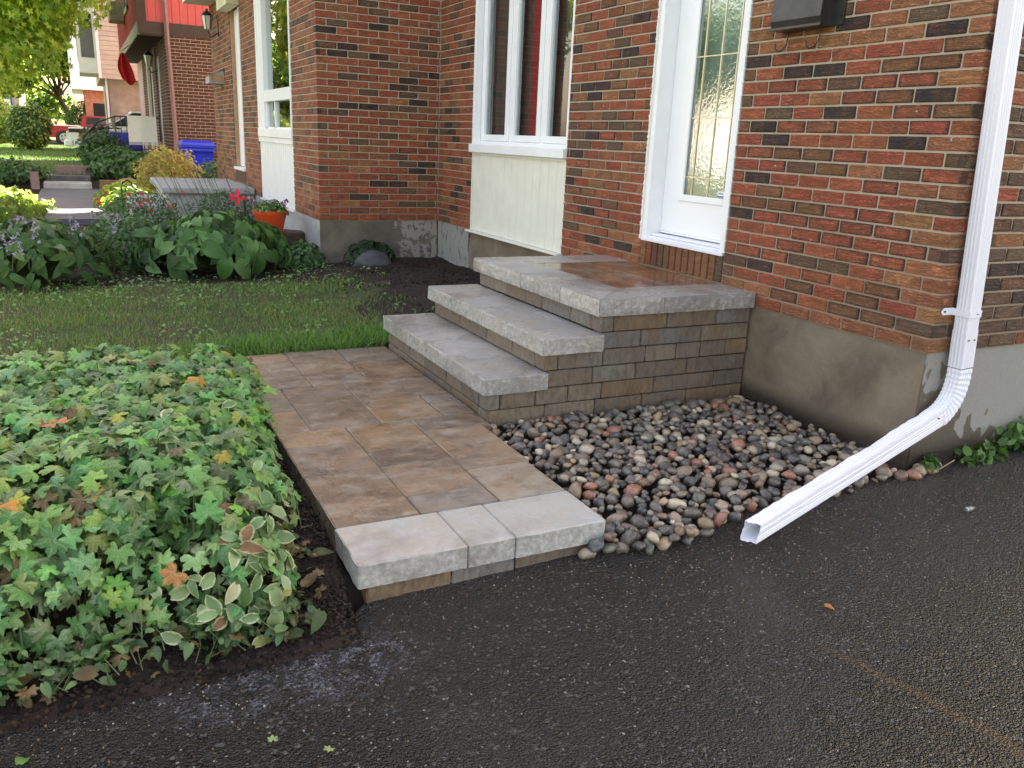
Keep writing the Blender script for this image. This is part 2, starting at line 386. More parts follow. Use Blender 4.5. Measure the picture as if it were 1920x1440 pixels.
class MB:
    def __init__(s): s.v = []; s.f = []; s.uv = None; s.sm = False
    def add(s, V, F):
        k = len(s.v); s.v += [tuple(v) for v in V]; s.f += [tuple(i + k for i in f) for f in F]; return s
    def box(s, x0, x1, y0, y1, z0, z1, b=0):
        if x0 > x1: x0, x1 = x1, x0
        if y0 > y1: y0, y1 = y1, y0
        if z0 > z1: z0, z1 = z1, z0
        if b <= 0:
            V = [(x, y, z) for z in (z0, z1) for x, y in ((x0, y0), (x1, y0), (x1, y1), (x0, y1))]
            return s.add(V, [(3, 2, 1, 0), (4, 5, 6, 7), (0, 1, 5, 4), (1, 2, 6, 5), (2, 3, 7, 6), (3, 0, 4, 7)])
        bm = bmesh.new(); bmesh.ops.create_cube(bm, size=1)
        for v in bm.verts: v.co = Vector(((x0 + x1) / 2 + v.co.x * (x1 - x0), (y0 + y1) / 2 + v.co.y * (y1 - y0), (z0 + z1) / 2 + v.co.z * (z1 - z0)))
        bmesh.ops.bevel(bm, geom=bm.edges[:], offset=b, segments=1, affect='EDGES')
        bm.verts.index_update(); s.add([v.co for v in bm.verts], [[v.index for v in f.verts] for f in bm.faces]); bm.free(); return s
    def quad(s, a, b, c, d): return s.add([a, b, c, d], [(0, 1, 2, 3)])
    def tube(s, path, r, n=6, cap=True):
        path = [Vector(p) for p in path]; rs = r if isinstance(r, (list, tuple)) else [r] * len(path)
        V = []; F = []
        for i, p in enumerate(path):
            d = (path[min(i + 1, len(path) - 1)] - path[max(i - 1, 0)]).normalized()
            a = d.cross(Vector((0, 0, 1)) if abs(d.z) < .9 else Vector((1, 0, 0))).normalized(); b = d.cross(a)
            for k in range(n):
                t = 2 * math.pi * k / n; V.append(p + (a * math.cos(t) + b * math.sin(t)) * rs[i])
        for i in range(len(path) - 1):
            for k in range(n): F.append((i * n + k, i * n + (k + 1) % n, (i + 1) * n + (k + 1) % n, (i + 1) * n + k))
        if cap: F.append(tuple(range(n))[::-1]); F.append(tuple((len(path) - 1) * n + k for k in range(n)))
        return s.add(V, F)
    def disc(s, c, r, ax='z', n=16, h=.01):
        c = Vector(c); A = {'x': ((0, 1, 0), (0, 0, 1), (1, 0, 0)), 'y': ((1, 0, 0), (0, 0, 1), (0, 1, 0)), 'z': ((1, 0, 0), (0, 1, 0), (0, 0, 1))}[ax]
        a, b, d = [Vector(t) for t in A]; V = []
        for k in (-.5, .5):
            for i in range(n):
                t = 2 * math.pi * i / n; V.append(c + d * h * k + (a * math.cos(t) + b * math.sin(t)) * r)
        F = [tuple(range(n)), tuple(range(n, 2 * n))] + [(i, (i + 1) % n, n + (i + 1) % n, n + i) for i in range(n)]
        return s.add(V, F)
    def mesh(s, name, mat, smooth=False):
        me = bpy.data.meshes.new(name); me.from_pydata(s.v, [], s.f); me.materials.append(MAT[mat] if isinstance(mat, str) else mat)
        bm = bmesh.new(); bm.from_mesh(me); bmesh.ops.recalc_face_normals(bm, faces=bm.faces); bm.to_mesh(me); bm.free()
        if smooth: me.shade_smooth(); me.set_sharp_from_angle(angle=R(24))
        return me
    def obj(s, name, mat, parent=None, smooth=False, **k): return link(name, s.mesh(name, mat, smooth), parent, **k)
def box(name, mat, x0, x1, y0, y1, z0, z1, parent=None, b=0, **k): return MB().box(x0, x1, y0, y1, z0, z1, b).obj(name, mat, parent, **k)
def rough_geo(x0, x1, y0, y1, z0, z1, sides, step, amp, seed=0, rnd=.004, fr=14, skew=0):
    """box of grid faces; vertices lying on the named rough sides are pushed about by 3-D noise, all rims rounded"""
    def ax(a, b): n = max(1, int(round((b - a) / step))); t = np.linspace(a, b, n + 1); return list(t[:1]) + [a + rnd] + list(t[1:-1]) + [b - rnd] + list(t[-1:])
    X, Y, Z = ax(x0, x1), ax(y0, y1), ax(z0, z1); idx = {}; V = []; F = []
    def vid(i, j, k):
        key = (i, j, k)
        if key not in idx: idx[key] = len(V); V.append(key)
        return idx[key]
    nx, ny, nz = len(X) - 1, len(Y) - 1, len(Z) - 1
    def face(fn, a, b, flip):
        for i in range(a):
            for j in range(b):
                q = [fn(i, j), fn(i + 1, j), fn(i + 1, j + 1), fn(i, j + 1)]
                F.append(tuple(q[::-1]) if flip else tuple(q))
    face(lambda i, j: vid(i, j, 0), nx, ny, True); face(lambda i, j: vid(i, j, nz), nx, ny, False)
    face(lambda i, j: vid(i, 0, j), nx, nz, False); face(lambda i, j: vid(i, ny, j), nx, nz, True)
    face(lambda i, j: vid(0, i, j), ny, nz, True); face(lambda i, j: vid(nx, i, j), ny, nz, False)
    out = []
    for (i, j, k) in V:
        p = Vector((X[i], Y[j], Z[k])); e = (i in (0, nx)) + (j in (0, ny)) + (k in (0, nz)); q = p.copy()
        if e >= 2:
            if i in (0, nx): q.x += rnd * (1 if i == 0 else -1) * .7
            if j in (0, ny): q.y += rnd * (1 if j == 0 else -1) * .7
            if k in (0, nz): q.z += rnd * (1 if k == 0 else -1) * .7
        s_ = Vector((seed * 3.1, seed * 1.7, seed * .9))
        n1 = noise.noise(p * fr + s_) + .5 * noise.noise(p * fr * 2.7 + s_)
        if '-x' in sides and i == 0: q.x -= amp * n1
        if '+x' in sides and i == nx: q.x += amp * n1
        if '-y' in sides and j == 0: q.y -= amp * n1
        if '+y' in sides and j == ny: q.y += amp * n1
        out.append(q)
    return out, F

def np_mesh(name, V, L, cnt, mat, tone=None, uv=None, smooth=True, sharp=0):
    me = bpy.data.meshes.new(name); V = np.asarray(V, np.float32); L = np.asarray(L, np.int32); cnt = np.asarray(cnt, np.int32)
    me.vertices.add(len(V)); me.vertices.foreach_set('co', V.ravel())
    me.loops.add(len(L)); me.loops.foreach_set('vertex_index', L)
    me.polygons.add(len(cnt)); st = np.concatenate([[0], np.cumsum(cnt)[:-1]]).astype(np.int32)
    me.polygons.foreach_set('loop_start', st); me.polygons.foreach_set('loop_total', cnt)
    if smooth: me.polygons.foreach_set('use_smooth', np.ones(len(cnt), bool))
    if tone is not None:
        a = me.attributes.new('tone', 'FLOAT_COLOR', 'POINT'); a.data.foreach_set('color', np.asarray(tone, np.float32).ravel())
    if uv is not None:
        u = me.uv_layers.new(name='UVMap'); u.data.foreach_set('uv', np.asarray(uv, np.float32)[L].ravel())
    me.materials.append(MAT[mat] if isinstance(mat, str) else mat); me.update(calc_edges=True)
    if sharp: me.set_sharp_from_angle(angle=R(sharp))
    return me
class Tmpl:
    """a small mesh that can be linked as an object or joined many times"""
    def __init__(s, V, F, UV=None, mat='leaf', name='leaf', smooth=True):
        s.V = np.array([tuple(v) for v in V], float); s.F = [tuple(f) for f in F]; s.UV = np.array(UV if UV is not None else s.V[:, :2], float)
        s.mat = mat; s.L = np.array([i for f in s.F for i in f]); s.cnt = np.array([len(f) for f in s.F]); s.name = name; s.me = None; s.smooth = smooth
    def mesh(s):
        if s.me is None: s.me = np_mesh(s.name, s.V, s.L, s.cnt, s.mat, None, s.UV, s.smooth, 28 if s.mat == 'brick' else 0)
        return s.me
def joined(name, inst, mat, smooth=True):
    """inst: list of (tmpl, 4x4 np matrix, rgba)"""
    Vs, Ls, Cs, Ts, Us = [], [], [], [], []; off = 0
    groups = {}
    for t, m, c in inst: groups.setdefault(id(t), (t, [], []))[1].append(m); groups[id(t)][2].append(c)
    for t, ms, cs in groups.values():
        ms = np.array(ms, float); cs = np.array(cs, float); n = len(ms); k = len(t.V)
        V = np.einsum('nij,kj->nki', ms[:, :3, :3], t.V) + ms[:, None, :3, 3]
        Vs.append(V.reshape(-1, 3)); Ls.append((t.L[None, :] + (np.arange(n) * k)[:, None] + off).ravel()); Cs.append(np.tile(t.cnt, n))
        Ts.append(np.repeat(cs, k, 0)); Us.append(np.tile(t.UV, (n, 1))); off += n * k
    return np_mesh(name, np.concatenate(Vs), np.concatenate(Ls), np.concatenate(Cs), mat, np.concatenate(Ts), np.concatenate(Us), smooth, 28 if mat == 'brick' else 0)
def mat4(loc, rot, sc=1.0):
    m = Matrix.LocRotScale(Vector(loc), rot, Vector((sc, sc, sc)) if isinstance(sc, (int, float)) else Vector(sc)); return m
def orient(nrm, yaw):
    """rotation that takes +Z to nrm and spins the blade direction by yaw"""
    q = Vector((0, 0, 1)).rotation_difference(Vector(nrm).normalized())
    return q @ Euler((0, 0, yaw)).to_quaternion()
def scatter(parent, inst, n_obj, name, stuff_name, mat, camdist=True, smooth=True):
    """the n_obj pieces that show largest become objects of their own, the rest one joined part"""
    cp = CAMP
    def key(t): 
        m = t[1]; return (Vector((m[0][3], m[1][3], m[2][3])) - cp).length / max(.02, t[3] if len(t) > 3 else 1)
    inst = sorted(inst, key=key)
    for t in inst[:n_obj]:
        link(name, t[0].mesh(), parent, mw=t[1], color=t[2])
    rest = inst[n_obj:]
    if rest: link(stuff_name, joined(stuff_name, [(t[0], np.array(t[1]), t[2]) for t in rest], mat, smooth), parent, kind='stuff')

# ------------------------------------------------------------------ terrain
def sm(a, b, x):
    t = min(1, max(0, (x - a) / (b - a))); return t * t * (3 - 2 * t)
def za(x): return -.562 + .027 * x
def hz(x, y):
    z = -.50 + .11 * sm(-2.2, -.6, x) * sm(1.5, 4.5, y)
    if y > 5: z += .03 * sm(5, 9, y) 
    if x < -2.60:
        z = -.53 + .05 * sm(.5, 2.5, y)
    # garden slopes to the driveway
    if x < -2.6: z += (za(x) + .006 + .53) * (1 - sm(-.22, .42, y))
    if -1.72 < x < .05 and -.2 < y < 1.16: z = -.60 + .02 * x
    if -2.64 < x < -1.6 and -.08 < y < 2.7: z = -.62
    if -1.66 < x < 0 and 1.1 < y < 2.72: z = -.62
    if y < -.13 and x >= -2.66: z = min(z, -.72)
    if x < -2.66 and y < -.24: z = za(x) + .006 - (.10 if y < -.36 else .10 * (-.24 - y) / .12)
    if x > -2.66 and y < .0: z = -.72
    if x > -.05 and y < .3: z = -.72 if y < -.13 else z
    if y > 16 and x < -2.2: z += (.30 if x > -30 else .3) * sm(16.4, 16.9, y)
    if y > 17 and x >= -2.2: z += .1 * sm(17, 19, y)
    return z
def axis(lo, hi, d, far, g=1.22):
    a = list(np.arange(lo, hi + 1e-6, d)); s = d
    while a[-1] < far: s *= g; a.append(a[-1] + s)
    s = d; f = []
    v = lo
    while v > -far: s *= g; v -= s; f.append(v)
    return f[::-1] + a
def ground():
    X = axis(-5.4, .4, .055, 300); Y = axis(-.6, 7.2, .055, 300)
    nx, ny = len(X), len(Y); V = []; lawn = []
    for y in Y:
        for x in X:
            z = hz(x, y)
            if -6 < x < 1 and -1 < y < 8 and z > -.59:
                z += .018 * noise.noise(Vector((x * 3, y * 3, 0))) + .010 * noise.noise(Vector((x * 11, y * 11, 2)))
                soil = (x > -1.5 and y > 2.7) or x < -2.6
                if soil: z += .012 * noise.noise(Vector((x * 27, y * 27, 5)))
            V.append((x, y, z))
            l = 0.
            if 2.6 < y < 5.4 and x < -1.25 + .3 * math.sin(y * 3): l = 1.
            if x < -3.2 and 2.2 < y < 5.0: l = 1.
            if y > 6.5 and x < -5: l = 1.
            if y > 16.5 and x < -2.4: l = 1.
            if x < -5.2: l = 1.
            if x > -1.7 and y > 4.7: l = 0.
            if y < -8: l = 1.
            lawn.append(l)
    i = np.arange(nx * ny).reshape(ny, nx)
    q = np.stack([i[:-1, :-1], i[:-1, 1:], i[1:, 1:], i[1:, :-1]], -1).reshape(-1, 4)
    me = np_mesh('ground', V, q.ravel(), np.full(len(q), 4), 'ground')
    a = me.attributes.new('lawn', 'FLOAT', 'POINT'); a.data.foreach_set('value', np.array(lawn, np.float32))
    o = link('ground', me); o['kind'] = 'structure'
ground()
def za(x): return -.562 + .027 * x
def driveway():
    V = []; F = []; xs = list(np.arange(-13, 9, .12)); row = []
    ys_far = -8.5
    for x in xs:
        e = -.055
        if x < -2.6: e = -.10
        if x > -2.62 and x < .02: e = .0
        if x >= .02: e = -.012
        for y in (ys_far, -4, -2.5, -1.5, -1.0, -.6, -.4, e): V.append((x, y, za(x) - .02 * max(0, (-y - 3) * .2) - (0.010 * (1 if y == e else 0) if x < -2.6 else 0)))
    n = 8
    for i in range(len(xs) - 1):
        for j in range(n - 1): a = i * n + j; F.append((a, a + n, a + n + 1, a + 1))
    m = MB().add(V, F).mesh('driveway', 'asphalt', True); o = link('driveway', m); o['kind'] = 'structure'
driveway()
o = MB().quad((-19, -120, -.86), (-12.9, -120, -.86), (-12.9, 150, -.66), (-19, 150, -.66)).obj('street', 'street'); o['kind'] = 'structure'

# ------------------------------------------------------------------ bricks
PITCH, CH = .205, .0667
Rr, O_, B_, K_ = (.48, .132, .064), (.47, .200, .088), (.19, .122, .075), (.052, .044, .043)
TONES = {'R': (*Rr, 0.), 'O': (*O_, 0.), 'B': (*B_, .5), 'K': (*K_, 1.), 'F': (*Rr, 1.), 'G': (.34, .15, .065, 1.), 'M': (.26, .12, .062, 1.)}
def tone(c=None, w='RRRRROOOBBKFFGM'):
    c = c or random.choice(w); r, g, b, a = TONES[c]; k = random.uniform(.82, 1.15)
    return (r * k * random.uniform(.93, 1.07), g * k * random.uniform(.88, 1.12), b * k, a)
BV = {}
def brick_t(L, depth=.03, H=.0567, var=0, amp=.0055, ends=True):
    key = (round(L, 3), round(depth, 3), round(H, 4), var)
    if key not in BV:
        st = .024 if L > .06 else .02
        V, F = rough_geo(0, L, 0, depth, 0, H, {'-y', '-x', '+x'} if depth > .05 else {'-y'}, st if depth < .05 else .03, amp, var * 7 + 1, .003, 20)
        UV = []
        for v in V: UV.append(((v.x - L / 2) if v.y < depth * .5 else (v.y - .05), v.z - H / 2))
        BV[key] = Tmpl(V, F, UV, 'brick', 'brick')
    return BV[key]
class Bricks:
    def __init__(s): s.l = []
    def add(s, x, y, z, axis_, L, depth=.03, c=None, w='RRRRROOOBBKFFGM', H=.0567):
        """axis_ 'y': face looks to -X, brick runs from y upward; axis_ 'x': face looks to -Y, runs from x"""
        if L < .012: return
        L = round(L / .005) * .005
        t = brick_t(L, depth, H, random.randrange(4) if L > .18 else random.randrange(2))
        jo = random.uniform(-.0012, .0012)
        if axis_ == 'x': m = Matrix.Translation((x, y + jo, z))
        else: m = Matrix.Translation((x + jo, y + L, z)) @ Matrix.Rotation(-math.pi / 2, 4, 'Z')
        s.l.append((t, m, tone(c, w) if not isinstance(c, tuple) else c))
    def build(s, parent, n):
        d = sorted(s.l, key=lambda t: (t[1].translation - CAMP).length + (0 if t[1].translation.z < 1.9 else 50))
        for t, m, c in d[:n]: link('brick', t.mesh(), parent, mw=m, color=c)
        if d[n:]: link('bricks', joined('bricks', [(t, np.array(m), c) for t, m, c in d[n:]], 'brick', True), parent, kind='stuff')
GR = {0: 'OOOOORR', 1: 'BMMRMOO', 2: 'ORMRMRR', 3: 'OGRFRKB', 4: 'OORBBFF', 5: 'OFFRFRR', 6: 'BFRFFRR', 7: 'OFFFFF', 8: 'ROFFGGG', 9: 'BRRRRGR',
      10: 'OOFRRRK', 11: 'FBOGBFR', 12: 'BRRFMGF', 13: 'OKRRRKR', 14: 'RFRRGFK', 15: 'GFRKRBR', 16: 'RKGFORR', 17: 'OFFBFFR', 18: 'RGGRKKR',
      19: 'GRRRRFK', 20: 'OKOOOOO', 21: 'OBOKOOO', 22: 'OOORBOR', 23: 'RROBRKO'}
def course(B, pl, a0, a1, r, along, off=0., w='RRRRROOOBBKFFGM', cols=None):
    """one course from a0 to a1 along axis; off = phase of the joints"""
    a = a0; i = 0; nxt = a0 + off
    if off <= .02: nxt += PITCH
    while a < a1 - .015:
        e = min(nxt - .010, a1)
        c = cols[i] if cols and i < len(cols) else None
        if along == 'y': B.add(pl, a, r * CH + .005, 'y', e - a, .03, c, w)
        else: B.add(a, pl, r * CH + .005, 'x', e - a, .03, c, w)
        a = nxt; nxt += PITCH; i += 1

# ------------------------------------------------------------------ our house
H = thing('brick_house', 'red and brown brick house with white front door, tall window and damp concrete base', 'house', (2, 3, -.6))
ZT = 2.74
wall = MB()
for (y0, y1, z0, z1) in ((.005, 1.414, 0, ZT), (2.258, 3.312, 0, ZT), (5.108, 5.95, 0, ZT), (1.414, 2.258, 0, .235), (1.414, 2.258, 2.34, ZT), (3.312, 5.108, 2.34, ZT)):
    wall.box(.005, .14, max(y0, .005), y1, z0, z1)
wall.box(.14, 8.6, .005, .14, 0, ZT)
wall.box(8.5, 8.6, .14, 5.95, 0, ZT)
wallo = wall.obj('wall', 'mortar', H)
B = Bricks(); NR = 41
for r in range(NR):
    even = r % 2 == 0
    cols = GR.get(r); w1 = 'RRRRROOOBBKFFGM' if r > 12 else 'RRRROOOBFFFGMK'
    top = r * CH > 2.27
    # pier between corner and door
    if even:   # corner piece runs along the side wall; its header shows on the front
        c = tone(cols[0] if cols else None); B.add(0, 0, r * CH + .005, 'x', .195, .095, c)
        course(B, 0, .105, 1.415, r, 'y', PITCH, w1, cols[1:] if cols else None)
        course(B, 0, .205, 8.5, r, 'x', PITCH, 'RBBBKOM')
    else:
        c = tone(cols[0] if cols else None); B.add(0, 0, r * CH + .005, 'y', .195, .095, c)
        course(B, 0, .205, 1.415, r, 'y', PITCH, w1, cols[1:] if cols else None)
        course(B, 0, .105, 8.5, r, 'x', PITCH, 'RBBBKOM')
    # pier between door and window (corner pieces turn into the reveals)
    course(B, 0, 2.258, 3.315, r, 'y', .105 if even else PITCH, w1)
    if r < 34:
        B.add(.032, 2.2565, r * CH + .005, 'x', .06, .03)
    course(B, 0, 5.108, 5.945, r, 'y', .10 if even else PITCH, 'RRRRROOBBK')
    if top:
        course(B, 0, 1.425, 2.25, r, 'y', PITCH, w1); course(B, 0, 3.325, 5.10, r, 'y', PITCH, w1)
B.build(wallo, 300)
# upright sill bricks below the door
cs = ['O', 'R', 'M', 'M', 'M', 'O', 'O', 'O', 'O', 'O', 'O', 'O', 'B']
for i in range(13):
    y = 2.256 - (i + 1) * .0640
    V, F = rough_geo(-.006, .05, 0, .054, .088, .238, {'-x'}, .03, .002, i, .003, 20)
    t = Tmpl(V, F, [(v.y - .027, v.z - .16) for v in V], 'brick', 'sill_brick')
    cc = tone(cs[i]); cc = (cc[0] * .8, cc[1] * .85, cc[2] * .9, .1)
    link('sill_brick', t.mesh(), wallo, mw=Matrix.Translation((0, y, 0)), color=cc)
# foundation
box('foundation', 'conc_front', .012, .3, .02, 3.30, -.95, -.001, H)
box('foundation', 'conc_side', .0145, 8.5, .010, .28, -.95, -.0015, H)
box('foundation', 'conc_front', .030, .3, 3.30, 5.14, -.95, -.018, H)
box('foundation', 'conc_streak', .010, .3, 5.14, 5.952, -.95, -.001, H)
# front door: frame, threshold, leaf, glass with brass cames
fr = MB()
fr.box(-.004, .13, 2.205, 2.250, .26, 2.34, .003).box(-.004, .13, 1.425, 1.465, .26, 2.34, .003).box(-.004, .13, 1.465, 2.205, 2.29, 2.34)
dfo = fr.obj('door_frame', 'white', H)
ca = MB()
for i in range(150):
    z = .25 + i * .014; ca.box(-.012 - random.uniform(0, .006), .004, 2.249, 2.257 + random.uniform(0, .007), z, z + .0145)
ca.obj('caulk_bead', 'foam', dfo, kind='stuff')
ca = MB()
for r in range(4, 34): ca.box(-.006, .004, 1.417, 1.43, r * CH - .006, r * CH + .006)
for r in range(1, 11): ca.box(-.010, .004, 3.305, 3.325, r * CH - .005, r * CH + .006)
ca.obj('caulk_dabs', 'foam', dfo, kind='stuff')
th = MB().box(-.012, .105, 1.43, 2.248, .240, .262, .003).box(.012, .105, 1.466, 2.204, .262, .275, .002).box(.04, .11, 1.466, 2.204, .276, .290, .002)
th.obj('threshold', 'white2', H)
dl = MB()
dl.box(.112, .156, 1.467, 1.57, .31, 2.288).box(.112, .156, 2.03, 2.203, .31, 2.288).box(.112, .156, 1.57, 2.03, .31, .52).box(.112, .156, 1.57, 2.03, 2.15, 2.288)
dl.box(.106, .158, 1.47, 2.20, .296, .309)
door = dl.obj('door', 'door_white', H)
gf = MB().box(.100, .118, 1.995, 2.035, .515, 2.16, .004).box(.100, .118, 1.56, 1.60, .515, 2.16, .004).box(.100, .118, 1.60, 1.995, .515, .556, .004).box(.100, .118, 1.60, 1.995, 2.12, 2.16, .004)
gf.obj('glazing_frame', 'door_white', door)
box('glass_pane', 'glass_door', .120, .124, 1.59, 2.005, .545, 2.13, door)
for y in (1.925, 1.77, 1.625): box('glazing_bar', 'came', .114, .119, y - .004, y + .004, .556, 2.12, door)
for z in (.665, 1.02, 1.375, 1.73): box('glazing_bar', 'came', .1135, .1195, 1.60, 1.995, z - .003, z + .003, door)
st = box('sticker', 'white', .1125, .1138, 1.602, 1.668, .562, .598, door)
box('sticker_stripe', 'blue2', .1118, .1124, 1.604, 1.667, .563, .571, door)
bx = MB()
for i in range(7): bx.box(.1118, .1124, 1.655 - i * .0065, 1.6585 - i * .0065, .580, .588 + (i % 3) * .002)
bx.obj('sticker_print', 'blue2', door)
box('hall_curtain', simple('hall_grey', (.62, .66, .62), .9), .20, .22, 1.45, 2.3, .2, 2.4, H)
# tall three light window over a boarded panel
wf = MB(); zb, zt_ = .812, 2.34
wf.box(-.002, .10, 5.062, 5.104, .80, zt_, .003)
wf.box(-.002, .10, 3.316, 3.340, .80, zt_, .003)
win = wf.obj('window', 'white', H)
wf = MB().box(.072, .12, 3.34, 5.062, zb, zb + .018).box(.072, .12, 3.34, 5.062, 2.29, zt_)
wf.box(.074, .12, 4.44, 4.475, zb + .018, 2.29).box(.074, .12, 3.85, 3.885, zb + .018, 2.29)
wf.obj('frame', 'white', win)
for (a, b_) in ((4.475, 5.055), (3.885, 4.44), (3.345, 3.85)):
    s_ = MB(); t_ = .072
    s_.box(.064, .115, a + .003, a + t_, zb + .02, 2.285, .003).box(.064, .115, b_ - t_, b_ - .003, zb + .02, 2.285, .003)
    s_.box(.064, .115, a + t_, b_ - t_, zb + .02, zb + .075, .003).box(.064, .115, a + t_, b_ - t_, 2.23, 2.285, .003)
    s_.obj('sash', 'white', win)
    g_ = MB().box(.085, .112, b_ - t_ - .022, b_ - t_, zb + .075, 2.23).box(.085, .112, a + t_, a + t_ + .01, zb + .075, 2.23); g_.obj('spacer', 'grey_sash', win)
    box('pane', 'glass', .092, .097, a + t_, b_ - t_, zb + .075, 2.23, win)
box('window_sill', 'white', -.035, .10, 3.318, 5.104, .722, .798, H, b=.006)
MB().box(-.005, .08, 3.318, 5.10, .797, .812, .002).obj('sill_lip', 'white', win)
room = MB().box(.16, 4, 3.2, 5.9, .2, 2.6)
room.obj('room', 'brown_room', H)
cu = MB()
for i in range(14): cu.box(.122, .137 + .012 * (i % 2), 3.93 + i * .018, 3.95 + i * .018, .6, 2.4)
cu.obj('curtain', 'curtain', win)
pn = MB().box(.004, .03, 5.085, 5.104, .0, .722).box(.004, .03, 3.318, 3.335, .0, .722).box(-.004, .03, 3.335, 5.085, .703, .722)
pno = pn.obj('siding_panel', 'cream', H)
for i in range(13):
    w_ = 1.75 / 13; y = 3.335 + i * w_
    m_ = MB(); V = [(.024, y, .002), (.012, y + .006, .002), (.012, y + w_ - .006, .002), (.024, y + w_, .002)]
    V = V + [(a, b_, .703) for a, b_, c in V]
    m_.add(V, [(0, 1, 5, 4), (1, 2, 6, 5), (2, 3, 7, 6), (0, 4, 7, 3)]); m_.obj('board', 'cream', pno)
box('panel_drip', 'cream', -.035, .03, 3.318, 5.14, -.018, -.001, H, b=.002)
# upper storey and roof (out of the picture, shades the yard)
up_ = box('upper_wall', 'cream', -.02, 8.6, -.0, 5.95, ZT, 5.3, H)
box('eave', 'white', -.45, 8.9, -.4, 5.95, 5.3, 5.45, H)
rf = MB().add([(-.6, -.45, 5.45), (-.6, 5.98, 5.45), (4.3, 5.98, 7.6), (4.3, -.45, 7.6), (9.1, -.45, 5.45), (9.1, 5.98, 5.45)], [(0, 1, 2, 3), (3, 2, 5, 4), (0, 3, 4), (1, 5, 2)])
rf.obj('roof', 'roof', H)

# ------------------------------------------------------------------ attached neighbour
N = thing('attached_house', 'attached brick house projecting forward, with wood-framed door and white boarded window', 'house', (1, 9.5, -.6))
XN = -1.25
wall = MB().box(XN + .005, 3, 5.955, 6.1, 0, ZT)
for (y0, y1, z0, z1) in ((6.1, 7.04, 0, ZT), (9.0, 10.14, 0, ZT), (11.0, 13.0, 0, ZT), (10.14, 11.0, 0, .28), (7.04, 9.0, 2.6, ZT), (10.14, 11.0, 2.5, ZT)): wall.box(XN + .005, XN + .16, y0, y1, z0, z1)
wall.box(XN + .16, 7.5, 12.85, 13, 0, ZT)
wn_ = wall.obj('wall', 'mortar', N)
B = Bricks()
for r in range(NR):
    even = r % 2 == 0
    w1 = 'RRRRRRRROOOBBKFM'
    if even:
        B.add(XN, 5.95, r * CH + .005, 'x', .195, .095, None, w1)
        course(B, 5.95, XN + .205, -.004, r, 'x', PITCH, w1); course(B, XN, 5.95 + .105, 7.045, r, 'y', PITCH, 'ROOOOBR')
    else:
        B.add(XN, 5.95, r * CH + .005, 'y', .195, .095, None, w1)
        course(B, 5.95, XN + .105, -.004, r, 'x', PITCH, w1); course(B, XN, 5.95 + .205, 7.045, r, 'y', PITCH, 'ROOOOBR')
    off = .1 if even else PITCH
    course(B, XN, 8.995, 10.14, r, 'y', off, 'ROOOOBRM'); course(B, XN, 11.0, 13.0, r, 'y', off, 'ROOOBBRM')
    B.add(XN + .032, 8.993, r * CH + .005, 'x', .10, .03, None, 'ROOBM'); B.add(XN + .032, 10.998, r * CH + .005, 'x', .10, .03, None, 'ROOBM')
    if r * CH > 2.62: course(B, XN, 7.05, 8.99, r, 'y', off)
    if r * CH > 2.5: course(B, XN, 10.15, 10.99, r, 'y', off)
B.build(wn_, 300)
box('foundation', 'conc_ret', XN + .003, -.0, 5.957, 6.3, -.95, -.001, N)
box('foundation', 'concrete', XN + .001, XN + .3, 5.9605, 13, -.95, -.002, N)
# its window
wf = MB().box(XN - .01, XN + .12, 8.92, 8.995, .76, 2.6, .004).box(XN - .01, XN + .12, 7.045, 7.10, .76, 2.6).box(XN + .0, XN + .11, 8.62, 8.92, .80, 2.6, .004)
wf.box(XN - .0, XN + .11, 7.1, 8.62, 1.17, 1.30, .004).box(XN - .02, XN + .12, 7.05, 8.99, .76, .86, .004)
wo = wf.obj('window', 'white', N)
MB().box(XN + .03, XN + .08, 8.1, 8.15, .86, 1.17).box(XN + .03, XN + .08, 7.1, 8.62, .86, .88).box(XN + .03, XN + .08, 8.58, 8.62, .86, 1.17).obj('sash', 'white', wo)
MB().quad((XN + .06, 7.1, 1.3), (XN + .06, 8.62, 1.3), (XN + .06, 8.62, 2.6), (XN + .06, 7.1, 2.6)).obj('pane', 'glass_far', wo)
MB().quad((XN + .055, 7.1, .88), (XN + .055, 8.58, .88), (XN + .055, 8.58, 1.17), (XN + .055, 7.1, 1.17)).obj('pane', 'glass_far', wo)
box('room', simple('green_room', (.03, .10, .07), .9), XN + .35, 2.5, 6.2, 9.0, .3, 2.6, N)
box('siding_panel', 'white', XN + .012, XN + .04, 7.05, 8.99, .0, .70, N)
for i in range(18): box('board', 'white', XN + .006, XN + .012, 7.055 + i * .1075, 7.055 + i * .1075 + .100, .0, .70, N)
box('panel_drip', 'white', XN - .02, XN + .03, 7.04, 9.0, -.02, -.002, N)
box('panel_cap', 'white', XN - .01, XN + .03, 7.05, 9.0, .702, .758, N)
# its door
df = MB().box(XN + .01, XN + .12, 10.15, 10.20, .31, 2.5).box(XN + .01, XN + .12, 10.94, 10.995, .31, 2.5)
df.obj('door_frame', 'wood', N)
box('door', 'white', XN + .06, XN + .10, 10.20, 10.94, .32, 2.45, N)
box('storm_door_edge', 'white2', XN + .0, XN + .05, 10.205, 10.26, .32, 2.42, N)
box('threshold', 'white', XN - .03, XN + .08, 10.14, 11.0, .27, .31, N)
for i in range(13): box('sill_brick', simple('sill_%d' % i, (.10, .045, .03), .8) if i == 0 else bpy.data.materials['sill_0'], XN - .004, XN + .02, 10.15 + i * .066, 10.15 + i * .066 + .056, .10, .265, N)
box('door_awning', simple('cream_awning', (.60, .58, .40), .5), XN - .16, XN, 10.1, 11.05, 2.44, 2.62, N)
box('upper_wall', 'cream', XN - .4, 7.5, 5.95, 13.0, ZT, 5.3, N); box('eave', 'white', XN - .8, 7.8, 5.95, 13.3, 5.3, 5.45, N)
